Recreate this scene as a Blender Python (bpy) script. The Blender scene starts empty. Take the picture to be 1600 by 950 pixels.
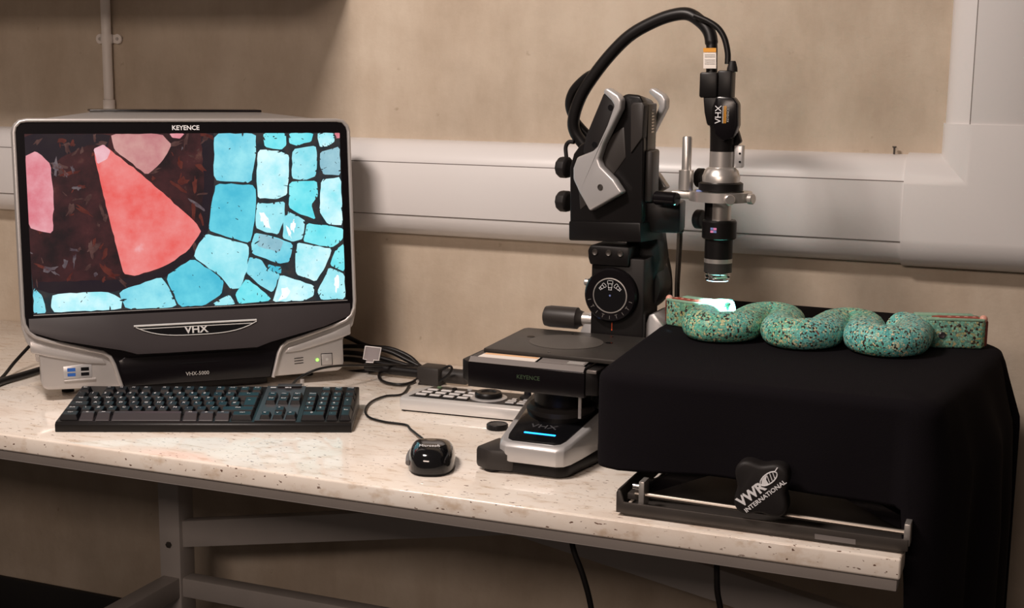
import bpy, bmesh, math, random
from mathutils import Vector, Matrix
random.seed(7)
S = bpy.context.scene
COL = S.collection

# ---------------------------------------------------------------- camera
F = 2100.38
CAM = Vector((0.9361, -2.2108, 0.5263))
YAW, PITCH, ROLL = -0.3868, 0.1675, -0.0113
_f = Vector((math.sin(YAW)*math.cos(PITCH), math.cos(YAW)*math.cos(PITCH), -math.sin(PITCH)))
_r0 = Vector((math.cos(YAW), -math.sin(YAW), 0)); _d0 = _f.cross(_r0)
_r = _r0*math.cos(ROLL) + _d0*math.sin(ROLL); _d = -_r0*math.sin(ROLL) + _d0*math.cos(ROLL)
cd = bpy.data.cameras.new('camera'); cam = bpy.data.objects.new('camera', cd); COL.objects.link(cam)
cam.matrix_world = Matrix(((_r.x, -_d.x, -_f.x, CAM.x), (_r.y, -_d.y, -_f.y, CAM.y), (_r.z, -_d.z, -_f.z, CAM.z), (0, 0, 0, 1)))
cd.sensor_width = 36; cd.lens = F/1600*36; cd.clip_start = .01
S.camera = cam
S.view_settings.view_transform = 'Standard'; S.view_settings.look = 'None'
S.view_settings.exposure = 0.12; S.view_settings.gamma = 1.0; S.view_settings.use_curve_mapping = False

# ---------------------------------------------------------------- world, bench lamp and added fill
w = bpy.data.worlds.new('world'); S.world = w; w.use_nodes = True
w.node_tree.nodes['Background'].inputs[0].default_value = (1.0, .78, .66, 1)
w.node_tree.nodes['Background'].inputs[1].default_value = 0.055
def area(name, loc, target, sx, sy, power, col):
    l = bpy.data.lights.new(name, 'AREA'); l.shape = 'RECTANGLE'; l.size = sx; l.size_y = sy
    l.energy = power; l.color = col
    o = bpy.data.objects.new(name, l); COL.objects.link(o); o.location = loc
    d = Vector(target)-Vector(loc); o.rotation_euler = d.to_track_quat('-Z', 'Y').to_euler()
    return o
area('bench_ceiling_lamp', (-.15, -1.42, 1.5), (.0, -.35, .05), .42, .16, 25, (1, .865, .785))
area('room_fill_rear', (.35, -3.3, 1.25), (.3, -.6, 0), 1.2, .3, 20, (1, .79, .67))  # warm fill added behind the camera to brighten fronts and under the bench

# ---------------------------------------------------------------- helpers
def ray(u, v): return _r*((u-800)/F) + _d*((v-475)/F) + _f
def at(u, v, y=None, z=None, x=None):
    d = ray(u, v)
    t = (y-CAM.y)/d.y if y is not None else ((z-CAM.z)/d.z if z is not None else (x-CAM.x)/d.x)
    return CAM + d*t
def pxm(P): return (Vector(P)-CAM).dot(_f)/F
def wm(o):
    m = Matrix.LocRotScale(o.location, o.rotation_euler, o.scale)
    return wm(o.parent) @ m if o.parent else m

class MB:
    def __init__(s): s.v = []; s.f = []
    def add(s, vs, fs):
        b = len(s.v); s.v += [Vector(p) for p in vs]; s.f += [tuple(b+i for i in f) for f in fs]; return s
    def box(s, c, d, m=None):
        x, y, z = (q/2 for q in d); c = Vector(c)
        vs = [Vector(p) for p in ((-x,-y,-z),(x,-y,-z),(x,y,-z),(-x,y,-z),(-x,-y,z),(x,-y,z),(x,y,z),(-x,y,z))]
        if m: vs = [m @ p for p in vs]
        return s.add([p+c for p in vs], ((3,2,1,0),(4,5,6,7),(0,1,5,4),(1,2,6,5),(2,3,7,6),(3,0,4,7)))
    def span(s, a, b):
        a = Vector(a); b = Vector(b); return s.box((a+b)/2, (abs(b.x-a.x), abs(b.y-a.y), abs(b.z-a.z)))
    def prism(s, poly, vec):
        n = len(poly); P = [Vector(p) for p in poly]; V = Vector(vec)
        return s.add(P+[p+V for p in P], [tuple(range(n-1,-1,-1)), tuple(range(n, 2*n))]+[(i,(i+1)%n,n+(i+1)%n,n+i) for i in range(n)])
    def lathe(s, c, prof, n=32, axis=(0,0,1)):
        q = Vector((0,0,1)).rotation_difference(Vector(axis)); c = Vector(c); vs = []; fs = []
        k = len(prof)
        for r, h in prof:
            for i in range(n):
                a = 2*math.pi*i/n; vs.append(c+q @ Vector((max(r,1e-5)*math.cos(a), max(r,1e-5)*math.sin(a), h)))
        for j in range(k-1):
            for i in range(n): fs.append((j*n+i, j*n+(i+1)%n, (j+1)*n+(i+1)%n, (j+1)*n+i))
        fs.append(tuple(range(n-1,-1,-1))); fs.append(tuple((k-1)*n+i for i in range(n)))
        return s.add(vs, fs)
    def tube(s, pts, r, n=10, rx=None):
        pts = [Vector(p) for p in pts]; vs = []; fs = []; up = None
        for i, p in enumerate(pts):
            t = (pts[min(i+1,len(pts)-1)]-pts[max(i-1,0)]).normalized()
            if up is None:
                up = Vector((0,0,1)) if abs(t.z) < .9 else Vector((1,0,0))
            up = (up-t*up.dot(t)).normalized(); b = t.cross(up)
            rr = r(i/(len(pts)-1)) if callable(r) else r
            for k in range(n):
                a = 2*math.pi*k/n; vs.append(p+b*(math.cos(a)*rr)+up*(math.sin(a)*rr))
        m = len(pts)
        for j in range(m-1):
            for k in range(n): fs.append((j*n+k, j*n+(k+1)%n, (j+1)*n+(k+1)%n, (j+1)*n+k))
        fs.append(tuple(range(n-1,-1,-1))); fs.append(tuple((m-1)*n+k for k in range(n)))
        return s.add(vs, fs)
    def loft(s, rows, close=False, caps=False):
        n = len(rows[0]); vs = [p for r in rows for p in r]; fs = []
        for j in range(len(rows)-1):
            for i in range(n if close else n-1): fs.append((j*n+i, j*n+(i+1)%n, (j+1)*n+(i+1)%n, (j+1)*n+i))
        if caps: fs += [tuple(range(n-1,-1,-1)), tuple((len(rows)-1)*n+i for i in range(n))]
        return s.add(vs, fs)
    def build(s, name, mat, parent=None, bevel=0, seg=2, smooth=30, world=True, solid=0, kind=None):
        me = bpy.data.meshes.new(name); bm = bmesh.new()
        inv = wm(parent).inverted() if (parent and world) else None
        bv = [bm.verts.new(inv @ p if inv else p) for p in s.v]
        for f in s.f:
            try: bm.faces.new([bv[i] for i in f])
            except ValueError: pass
        bmesh.ops.remove_doubles(bm, verts=bm.verts, dist=1e-6)
        bmesh.ops.recalc_face_normals(bm, faces=bm.faces)
        if bevel:
            ed = [e for e in bm.edges if len(e.link_faces) == 2 and e.calc_face_angle(0) > .5]
            bmesh.ops.bevel(bm, geom=ed, offset=bevel, segments=seg, affect='EDGES', profile=.5, clamp_overlap=True)
        bm.to_mesh(me); bm.free()
        if smooth:
            for p in me.polygons: p.use_smooth = True
            me.set_sharp_from_angle(angle=math.radians(smooth))
        o = bpy.data.objects.new(name, me); COL.objects.link(o)
        if mat: me.materials.append(mat)
        if parent: o.parent = parent
        if solid:
            md = o.modifiers.new('solid', 'SOLIDIFY'); md.thickness = solid; md.offset = 0
        if kind: o['kind'] = kind
        return o
def spline(pts, n=8):
    P = [Vector(p) for p in pts]; P = [P[0]*2-P[1]]+P+[P[-1]*2-P[-2]]; out = []
    for i in range(1, len(P)-2):
        for k in range(n):
            t = k/n; a, b, c, d = P[i-1], P[i], P[i+1], P[i+2]
            out.append(.5*((2*b)+(c-a)*t+(2*a-5*b+4*c-d)*t*t+(3*b-a-3*c+d)*t**3))
    out.append(P[-2]); return out
def empty(name, loc, label, cat, rz=0, group=None):
    o = bpy.data.objects.new(name, None); COL.objects.link(o); o.empty_display_size = .05
    o.location = loc; o.rotation_euler = (0,0,rz); tag(o, label, cat, group); return o
def tag(o, label, cat, group=None, kind=None):
    o['label'] = label
    if cat: o['category'] = cat
    if group: o['group'] = group
    if kind: o['kind'] = kind
    return o
def struct(o): o['kind'] = 'structure'; return o
_tc = {}
def text(s, size, origin, right, up, mat, parent, name='lettering', depth=.0002, align='CENTER', world=True, shear=0, sx=1, bold=0):
    key = (s, align, depth, round(size, 5), shear, bold)
    if key not in _tc:
        cu = bpy.data.curves.new('t', 'FONT'); cu.body = s; cu.size = size; cu.align_x = align; cu.align_y = 'CENTER'
        cu.extrude = depth/2; cu.shear = shear; cu.resolution_u = 2; cu.offset = bold
        ob = bpy.data.objects.new('t', cu); COL.objects.link(ob); dg = bpy.context.evaluated_depsgraph_get(); dg.update()
        me = ob.evaluated_get(dg).to_mesh()
        _tc[key] = ([v.co.copy() for v in me.vertices], [tuple(p.vertices) for p in me.polygons])
        bpy.data.objects.remove(ob)
    vs, fs = _tc[key]; R = Vector(right).normalized(); U = Vector(up).normalized(); N = R.cross(U); O = Vector(origin)
    m = MB(); m.add([O+R*(p.x*sx)+U*p.y+N*p.z for p in vs], fs)
    return m.build(name, mat, parent, smooth=0, world=world)

# ---------------------------------------------------------------- materials
def mat(name, col, rough=.5, metal=0, bump=0, bscale=200, var=0, vscale=20, emit=None, es=0, coat=0, spec=.5, trans=0, alpha=1):
    m = bpy.data.materials.new(name); m.use_nodes = True; nt = m.node_tree; b = nt.nodes['Principled BSDF']
    b.inputs['Base Color'].default_value = (*col, 1); b.inputs['Roughness'].default_value = rough; b.inputs['Metallic'].default_value = metal
    b.inputs['Coat Weight'].default_value = coat; b.inputs['Specular IOR Level'].default_value = spec
    b.inputs['Transmission Weight'].default_value = trans; b.inputs['Alpha'].default_value = alpha
    tc = nt.nodes.new('ShaderNodeTexCoord')
    if var:
        n = nt.nodes.new('ShaderNodeTexNoise'); n.inputs['Scale'].default_value = vscale; n.inputs['Detail'].default_value = 5
        nt.links.new(tc.outputs['Object'], n.inputs['Vector'])
        mx = nt.nodes.new('ShaderNodeMix'); mx.data_type = 'RGBA'
        mx.inputs[6].default_value = (*[c*(1-var) for c in col], 1); mx.inputs[7].default_value = (*[min(1, c*(1+var)) for c in col], 1)
        nt.links.new(n.outputs['Fac'], mx.inputs[0]); nt.links.new(mx.outputs[2], b.inputs['Base Color'])
    if bump:
        n = nt.nodes.new('ShaderNodeTexNoise'); n.inputs['Scale'].default_value = bscale; n.inputs['Detail'].default_value = 3
        nt.links.new(tc.outputs['Object'], n.inputs['Vector'])
        bp = nt.nodes.new('ShaderNodeBump'); bp.inputs['Strength'].default_value = bump; bp.inputs['Distance'].default_value = .001
        nt.links.new(n.outputs['Fac'], bp.inputs['Height']); nt.links.new(bp.outputs['Normal'], b.inputs['Normal'])
    if emit: b.inputs['Emission Color'].default_value = (*emit, 1); b.inputs['Emission Strength'].default_value = es
    return m
def nodes(m): return m.node_tree, m.node_tree.nodes['Principled BSDF'], m.node_tree.nodes, m.node_tree.links
def ramp(nt, stops):
    r = nt.nodes.new('ShaderNodeValToRGB'); e = r.color_ramp.elements
    while len(e) < len(stops): e.new(.5)
    for q, (p, c) in zip(e, stops): q.position = p; q.color = (*c, 1)
    return r
def mixc(nt, fac, a, b, blend='MIX'):
    x = nt.nodes.new('ShaderNodeMix'); x.data_type = 'RGBA'; x.blend_type = blend
    for sock, val in ((x.inputs[0], fac), (x.inputs[6], a), (x.inputs[7], b)):
        if hasattr(val, 'is_output'): nt.links.new(val, sock)
        elif isinstance(val, tuple): sock.default_value = (*val, 1)
        else: sock.default_value = val
    return x.outputs[2]
def noise(nt, vec, scale, detail=4, rough=.55, mp=None):
    if mp:
        q = nt.nodes.new('ShaderNodeMapping'); q.inputs['Scale'].default_value = mp; nt.links.new(vec, q.inputs[0]); vec = q.outputs[0]
    n = nt.nodes.new('ShaderNodeTexNoise'); n.inputs['Scale'].default_value = scale; n.inputs['Detail'].default_value = detail; n.inputs['Roughness'].default_value = rough
    nt.links.new(vec, n.inputs['Vector']); return n.outputs['Fac']

M = {}
# cast concrete
m = mat('concrete', (.5, .4, .3), .9); nt, b, N_, L_ = nodes(m); M['concrete'] = m
tc = N_.new('ShaderNodeTexCoord').outputs['Object']
c = ramp(nt, [(.3, (.44, .365, .285)), (.52, (.55, .465, .37)), (.72, (.62, .54, .44))]); L_.new(noise(nt, tc, 3.2, 8, .62), c.inputs[0])
st = ramp(nt, [(.40, (.86, .83, .80)), (.6, (1, 1, 1))]); L_.new(noise(nt, tc, 7, 7, .65, (1.4, 1, .6)), st.inputs[0])
sp = ramp(nt, [(.0, (1, 1, 1)), (.70, (1, 1, 1)), (.78, (.62, .58, .52))]); L_.new(noise(nt, tc, 38, 3, .5), sp.inputs[0])
o1 = mixc(nt, .75, c.outputs[0], st.outputs[0], 'MULTIPLY'); o2 = mixc(nt, .7, o1, sp.outputs[0], 'MULTIPLY'); L_.new(o2, b.inputs['Base Color'])
bp = N_.new('ShaderNodeBump'); bp.inputs['Strength'].default_value = .35; bp.inputs['Distance'].default_value = .002
L_.new(noise(nt, tc, 90, 6), bp.inputs['Height']); L_.new(bp.outputs[0], b.inputs['Normal'])
# polished cream granite
m = mat('granite', (.8, .7, .6), .09, coat=.2); nt, b, N_, L_ = nodes(m); M['granite'] = m
tc = N_.new('ShaderNodeTexCoord').outputs['Object']
c = ramp(nt, [(.28, (.76, .64, .54)), (.45, (.90, .82, .73)), (.68, (.95, .90, .83))]); L_.new(noise(nt, tc, 7, 9, .66, (.7, 1.5, 1)), c.inputs[0])
gr = ramp(nt, [(.54, (1, 1, 1)), (.70, (.70, .60, .50))]); L_.new(noise(nt, tc, 45, 5, .6, (.6, 1.5, 1)), gr.inputs[0])
sk = ramp(nt, [(.0, (1, 1, 1)), (.66, (1, 1, 1)), (.685, (.18, .11, .09)), (1, (.08, .05, .04))]); L_.new(noise(nt, tc, 165, 2.2, .5, (.6, 1.5, 1.2)), sk.inputs[0])
clu = ramp(nt, [(.34, (1, 1, 1)), (.46, (0, 0, 0))]); L_.new(noise(nt, tc, 9, 3), clu.inputs[0])
o1 = mixc(nt, .8, c.outputs[0], gr.outputs[0], 'MULTIPLY'); o2 = mixc(nt, 1.0, o1, sk.outputs[0], 'MULTIPLY')
L_.new(mixc(nt, clu.outputs[0], o2, o1), b.inputs['Base Color'])
M['pvc'] = mat('white_pvc', (.71, .69, .685), .36, bump=.03, bscale=300)
M['pvc_dark'] = mat('trunking_joint', (.16, .14, .13), .7)
M['conduit'] = mat('grey_pvc', (.78, .73, .69), .45)
M['frame'] = mat('grey_paint', (.42, .39, .37), .5, var=.08)
M['floor'] = mat('dark_vinyl', (.03, .026, .024), .6, var=.3)
M['skirt'] = mat('black_skirting', (.012, .011, .011), .6)
M['steel'] = mat('brushed_steel', (.66, .63, .60), .34, .8)
M['rod'] = mat('dull_rod', (.34, .30, .26), .4, .8)
M['chrome'] = mat('chrome', (.8, .8, .8), .12, 1)
M['silver'] = mat('silver_plastic', (.50, .475, .46), .34, .45)
M['silver2'] = mat('silver_paint', (.58, .57, .57), .33, .5)
M['black'] = mat('black_plastic', (.007, .006, .006), .38, spec=.25)
M['black_soft'] = mat('black_rubber', (.012, .010, .010), .55, spec=.3)
M['gloss'] = mat('gloss_black', (.006, .006, .007), .10, coat=.5)
M['gloss_bezel'] = mat('bezel_black', (.005, .004, .005), .22, spec=.4)
M['chin'] = mat('chin_black', (.040, .034, .036), .36)
M['key'] = mat('key_black', (.006, .006, .008), .28, spec=.3)
M['kbbody'] = mat('keyboard_shell', (.009, .008, .008), .35, spec=.3)
M['legend'] = mat('white_print', (.80, .80, .82), .6)
M['print_grey'] = mat('grey_print', (.45, .44, .42), .5)
M['dial_print'] = mat('dial_print', (.16, .15, .14), .5)
M['pad_silver'] = mat('bright_silver', (.74, .73, .72), .3, .3)
M['badge'] = mat('badge_silver', (.80, .80, .79), .22, .25)
M['key_sheen'] = mat('key_sheen', (.040, .034, .038), .34)  # key plastic made lighter, reflection on the sloped row painted in
M['print_dim'] = mat('dim_print', (.085, .085, .09), .35)
M['print_green'] = mat('green_print', (.10, .17, .09), .4)
M['print_stage'] = mat('stage_print', (.045, .075, .04), .4)
M['dgrey'] = mat('charcoal_plastic', (.030, .026, .024), .45, spec=.4)
M['plate'] = mat('anodised_plate', (.038, .033, .029), .42, .2, var=.12, vscale=60)
M['disc'] = mat('stage_insert', (.085, .075, .066), .5, .2)
M['bevel'] = mat('stage_edge', (.22, .20, .19), .35, .5)
M['cable'] = mat('black_cable', (.007, .006, .006), .40, spec=.35)
M['cloth'] = mat('black_cloth', (.0072, .0060, .0076), .95, bump=.4, bscale=900, spec=.08)
M['tray'] = mat('grey_jack_metal', (.075, .066, .060), .42, .5, var=.25, vscale=15)
M['usb_blue'] = mat('usb_blue', (.02, .11, .42), .5)
M['ledgreen'] = mat('led_green', (.1, .8, .05), .4, emit=(.25, 1, .08), es=2.5)
M['ledblue'] = mat('led_blue', (.02, .2, .9), .4, emit=(.01, .28, 1), es=4)
M['ledred'] = mat('mark_red', (.8, .10, .02), .5)
M['orange'] = mat('orange_print', (.75, .33, .03), .5)
M['sticker'] = mat('white_sticker', (.82, .76, .70), .5)
M['sticker_peach'] = mat('peach_print', (.80, .48, .26), .5)
M['sticker_grey'] = mat('grey_sticker', (.17, .155, .15), .45)
M['blueprint'] = mat('blue_print', (.18, .25, .55), .5)
M['pinkprint'] = mat('pink_print', (.75, .25, .50), .5)
M['clear'] = mat('clear_tag', (.55, .50, .52), .12, trans=.55, coat=.6)
M['clear_edge'] = mat('tag_rim', (.8, .78, .78), .2)
M['lensglow'] = mat('ring_light', (.5, .8, 1), .3, emit=(.50, .85, 1), es=5)

# ---------------------------------------------------------------- the room
FZ = -.72
struct(MB().span((-2.6, 0, FZ), (2.2, .12, 2.1)).build('wall_back', M['concrete'], smooth=0))
struct(MB().span((-2.6, -3.6, FZ-.05), (2.2, .12, FZ)).build('floor', M['floor'], smooth=0))
struct(MB().span((-2.6, -.012, FZ), (2.2, 0, -.578)).build('baseboard_back', M['skirt'], bevel=.004))

# cable trunking: profile (distance from inner edge, projection)
PROF = [(0, 0), (.001, .016), (.006, .032), (.015, .043), (.028, .051), (.0385, .0545)]
PW = .1725
full = PROF + [(PW-u, h) for u, h in reversed(PROF)]
TZ = .4125; VX = .762
def horiz(u, h, x): return (x, -h, TZ-u)
def vert(u, h, z): return (VX+u, -h, z)
t1 = MB().loft([[horiz(u, h, -2.4) for u, h in full], [horiz(u, h, .712) for u, h in full]], caps=True).build('trim_1', M['pvc'], smooth=40); struct(t1)
MB().span((-2.4, -.0556, TZ-.0400), (.712, -.0500, TZ-.0385)).build('joint_line', M['pvc_dark'], t1, smooth=0)
MB().span((-2.4, -.0556, TZ-PW+.0385), (.712, -.0500, TZ-PW+.0400)).build('joint_line', M['pvc_dark'], t1, smooth=0)
MB().span((-2.4, -.0570, TZ-PW+.0400), (.712, -.0500, TZ-.0400)).build('lid', M['pvc'], t1, bevel=.0006)
t2 = MB().loft([[vert(u, h, .455) for u, h in full], [vert(u, h, 2.1) for u, h in full]], caps=True).build('trim_2', M['pvc'], smooth=40); struct(t2)
MB().span((VX+.0385, -.0556, .455), (VX+.0400, -.0500, 2.1)).build('joint_line', M['pvc_dark'], t2, smooth=0)
MB().span((VX+.0400, -.0570, .455), (VX+PW-.0400, -.0500, 2.1)).build('lid', M['pvc'], t2, bevel=.0006)
g = .003
PR2 = [(-g, 0), (-g+.001, .018), (.003, .034), (.012, .0455), (.026, .0540), (.038, .0585), (.044, .0592), (PW-.044, .0592), (PW-.038, .0585), (PW-.026, .0540), (PW-.012, .0455), (PW-.003, .034), (PW+g-.001, .018), (PW+g, 0)]
el = MB().loft([[horiz(u, h, .710) for u, h in PR2], [(VX+u, -h, TZ-u) for u, h in PR2], [vert(u, h, .463) for u, h in PR2]], caps=True)
t3 = el.build('trim_3', M['pvc'], smooth=25); struct(t3)
sc = empty('wall_screw', at(1397, 238, y=-.02), 'small metal screw sticking up at the top of the white trunking', 'screw')
MB().lathe(at(1397, 241, y=-.012), [(.0016, 0), (.0016, .010), (.0032, .0105), (.0032, .0125)], 12).build('shank', M['tray'], sc)

# conduit on the wall
cx = -.829
cp = empty('conduit_pipe', (cx, -.012, .42), 'grey plastic conduit pipe running up the concrete wall above the monitor', 'pipe')
MB().lathe((cx, -.0135, .40), [(.0095, 0), (.0095, 1.6)], 24).build('pipe', M['conduit'], cp)
MB().lathe((cx, -.0135, .40), [(.0115, 0), (.0115, .072), (.0098, .0725)], 24).build('coupling', M['conduit'], cp)
zc = at(180, 61, y=0).z
sd = MB(); sd.lathe((cx, -.0135, zc-.009), [(.0115, 0), (.0115, .018)], 24)
for s_ in (-1, 1): sd.lathe((cx+s_*.021, -.004, zc), [(.0095, 0), (.0095, .004)], 20, (0, -1, 0)); sd.span((cx+s_*.004, -.006, zc-.008), (cx+s_*.021, -.002, zc+.008))
sdo = sd.build('saddle_clip', M['conduit'], cp, smooth=40)
for s_ in (-1, 1): MB().lathe((cx+s_*.021, -.0078, zc), [(.0036, 0), (.0030, .0015)], 12, (0, -1, 0)).build('screw', M['frame'], sdo)

# unseen cupboard added above the bench to shade the upper left wall
wc = empty('shade_cupboard', (-1.2, -.17, .86), 'unseen cupboard added above the left end of the bench to shade the wall', 'cupboard')
MB().span((-1.788, -.34, .685), (-.288, -.002, 1.3)).build('carcass', M['frame'], wc, bevel=.003)
for k in range(2): MB().span((-1.788+.75*k+.003, -.358, .688), (-1.038+.75*k-.003, -.341, 1.297)).build('door', M['pvc'], wc, bevel=.002)

# ---------------------------------------------------------------- bench
DY = -.7194; DX1 = .801
wt = MB().span((-2.3, DY, -.0253), (DX1, -.001, 0)).build('worktop', M['granite'], bevel=.003, seg=3)
tag(wt, 'cream granite worktop with dark specks, polished, along the concrete wall', 'worktop')
bf = empty('bench_frame', (-.6, -.2, FZ), 'grey painted steel frame with legs and braces under the granite worktop', 'bench frame')
MB().span((-2.3, DY+.010, -.0425), (DX1-.004, DY+.050, -.0255)).build('rail', M['frame'], bf, bevel=.0015)
MB().span((-2.3, -.05, -.0420), (DX1-.004, -.012, -.0255)).build('rail', M['frame'], bf, bevel=.0015)
LY = -.2
def leg(x, y): return MB().span((x, y, FZ), (x+.047, y+.047, -.0255)).build('leg', M['frame'], bf, bevel=.003)
lx = at(247, 800, y=LY).x
lg = leg(lx, LY); leg(lx, DY+.01); leg(.76, LY)
bo = at(264, 851, y=LY-.001); MB().lathe(bo, [(.0062, 0), (.0062, .003), (.004, .0035)], 6, (0, -1, 0)).build('bolt', M['tray'], lg)
zl = at(290, 905, y=LY).z
MB().span((lx+.006, DY+.04, zl-.040), (lx+.044, LY+.002, zl)).build('side_bar', M['frame'], bf, bevel=.003)
MB().span((lx+.04, LY+.006, zl-.040), (.77, LY+.040, zl-.002)).build('stretcher', M['frame'], bf, bevel=.003)
def brace(p, q, h):
    p = Vector(p); q = Vector(q); d = Vector((0, 0, h))
    MB().prism([p, q, q+d, p+d], (0, .025, 0)).build('brace', M['frame'], bf, bevel=.002)
a = at(302, 855, y=LY+.01); c2 = at(600, 843.7, y=LY+.01); k = (c2.z-a.z)/(c2.x-a.x); xm = .12
brace((lx+.03, LY+.01, a.z-k*(a.x-lx-.03)), (xm, LY+.01, a.z+k*(xm-a.x)), .052)
a = at(880, 862, y=LY+.01); c2 = at(1110, 938, y=LY+.01); k = (c2.z-a.z)/(c2.x-a.x)
brace((xm-.02, LY+.01, a.z+k*(xm-.02-a.x)), (.78, LY+.01, a.z+k*(.78-a.x)), .056)
def cable(name, pts, r, label, cat='cable', n=8, group=None, m='cable'):
    o = MB().tube(spline(pts, n), r, 10).build(name, M[m], smooth=60); tag(o, label, cat, group); return o
yb = -.64
cable('power_cable', [at(892, 838, y=yb), at(897, 862, y=yb), at(911, 900, y=yb), at(924, 952, y=yb), at(935, 1040, y=yb)], .0038, 'black cable hanging under the worktop below the microscope base')
cable('power_cable', [at(1120, 870, y=yb), at(1120, 895, y=yb), at(1121, 925, y=yb), at(1126, 955, y=yb), at(1135, 1040, y=yb)], .0038, 'black cable hanging straight down under the worktop below the knob of the jack')

# ---------------------------------------------------------------- display console
TL = .1115; SZ = .2855; MY = .7508
dc = empty('display_console', (-.3949, -.3553, 0), 'silver and black display console showing a turquoise mosaic, standing at the left', 'monitor', MY)
ct, stn = math.cos(TL), math.sin(TL)
def mp(a, b, off=0): return Vector((a, b*stn-off*ct, SZ+b*ct+off*stn))
MX = Vector((1, 0, 0)); MU = Vector((0, stn, ct)); MN = Vector((0, -ct, stn))
def mirror(h): return h+[(-a, b) for a, b in reversed(h)]
def mprism(poly, o0, o1): return MB().prism([mp(a, b, o0) for a, b in poly], MN*(o1-o0))
def mtext(s, size, a, b, off, mat_, par, **k): return text(s, size, mp(a, b, off), MX, MU, mat_, par, world=False, **k)
shell_out = mirror([(.252, .168), (.262, .1665), (.270, .160), (.2738, .150), (.2743, -.150), (.2735, -.165), (.267, -.190), (.252, -.203), (.2485, -.215), (.2485, -.252), (.2455, -.262), (.238, -.2665), (.126, -.2690)])
sh = mprism(shell_out, -.045, 0).build('shell', M['silver'], dc, bevel=.003, world=False)
# rear housing
rb = [[(-.262, .040, .447), (.262, .040, .447), (.255, .055, .05), (-.255, .055, .05)], [(-.150, .150, .459), (.150, .150, .459), (.16, .16, .012), (-.16, .16, .012)], [(-.140, .20, .452), (.140, .20, .452), (.15, .21, .012), (-.15, .21, .012)]]
MB().loft(rb, close=True, caps=True).build('rear_housing', M['silver'], dc, bevel=.004, world=False)
MB().span((-.146, .146, .4592), (.146, .206, .4630)).build('rear_vent', M['gloss_bezel'], dc, bevel=.001, world=False)
MB().span((-.118, -.012, .003), (.118, .19, .020)).build('under_base', M['black'], dc, bevel=.003, world=False)
for fx in (-.205, .2):
    for fy in (.045, .17): MB().lathe((fx, fy, 0), [(.010, 0), (.010, .022)], 16).build('foot', M['black_soft'], dc, world=False)
MB().lathe((.165, -.075, 0.0), [(.0035, 0), (.0035, .02)], 10).build('foot_pin', M['silver'], dc, world=False)
# dark bezel inside the rim
rim = [(.250, .1610), (.259, .1595), (.2650, .153), (.2668, .146), (.2668, -.146), (.2655, -.158), (.2605, -.1690), (.251, -.1770), (.2311, -.1845), (.1746, -.2010), (.1500, -.2075), (.1375, -.2165), (.1315, -.2290), (.1205, -.2690)]
bz = mprism(mirror(rim), -.001, .004).build('bezel', M['gloss_bezel'], dc, world=False)
# rim ridge: strip along the bezel outline
def offs(poly, d):
    out = []
    n = len(poly)
    for i in range(n):
        p0 = Vector(poly[max(i-1, 0)]); p1 = Vector(poly[i]); p2 = Vector(poly[min(i+1, n-1)])
        t = (p2-p0).normalized(); out.append((p1.x+t.y*d, p1.y-t.x*d))
    return out
lp = [(-a, b) for a, b in reversed(rim)]; path = lp+rim
path = [(-.1205, -.2690)]+lp[1:]+rim[:-1]+[(.1205, -.2690)]
rows = [[mp(*p, .0) for p in offs(path, 0)], [mp(*p, .0065) for p in offs(path, -.0012)], [mp(*p, .0075) for p in offs(path, -.0040)], [mp(*p, .0055) for p in offs(path, -.0062)], [mp(*p, -.004) for p in offs(path, -.0078)]]
MB().loft(rows).build('rim', M['silver'], sh, world=False, smooth=70)
# step of the side pods
for s_ in (-1, 1):
    pts = [(.262, -.186), (.2311, -.199), (.1746, -.2150), (.152, -.221), (.146, -.230), (.1746, -.2275), (.235, -.2130), (.262, -.2045)]
    mprism([(s_*a, b) for a, b in pts], -.004, .0035).build('pod_step', M['silver'], sh, bevel=.0025, world=False)
# chin: a wedge that comes forward, then an undercut
cols = [-.262, -.215, -.160, -.120, -.098, -.05, 0, .05, .098, .120, .160, .215, .262]
def vline(a):
    a = abs(a)
    return -.2045 if a < .085 else (-.2045+(a-.085)/.177*.0400 if a > .10 else -.2045+(a-.085)**2/.03*.1)
def lowb(a): return max(vline(a)-.0085, -.268)
def clampb(a):
    a = abs(a)
    for (a0, b0), (a1, b1) in zip(rim[8:], rim[9:]):
        if a1 <= a <= a0: return b0+(b1-b0)*(a-a0)/(a1-a0)
    return -.268 if a < .1205 else -.172
r1 = [mp(a, -.1500, .0045) for a in cols]; r2 = [mp(a, max(vline(a), clampb(a)+.002), .0045+.013*min(1, (.27-abs(a))/.08)) for a in cols]
r3 = [mp(a, max(vline(a)-.0115, clampb(a)+.001), .0045+.013*min(1, (.27-abs(a))/.08)) for a in cols]
r4 = [mp(a, max(vline(a)-.0135, clampb(a)+.0005), .002) for a in cols]
ch = MB().loft([r1, r2, r3, r4]).build('chin', M['chin'], bz, world=False, smooth=35)
lowp = [mp(a, max(vline(a)-.012, -.262), .0045) for a in cols[2:-2]]
cen = mirror([(.118, -.2205), (.128, -.226), (.126, -.2400), (.1195, -.2685)])
mprism(cen, .0, .0060).build('lower_panel', M['gloss_bezel'], bz, bevel=.002, world=False)
mprism([(-.034, -.2352), (.034, -.2352), (.034, -.2372), (-.034, -.2372)], .005, .0066).build('slot', M['gloss'], bz, world=False)
mtext('VHX-5000', .0088, -.002, -.2545, .0063, M['print_grey'], bz)
mtext('KEYENCE', .0105, -.004, .1520, .0043, M['legend'], bz, bold=.0002)
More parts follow.
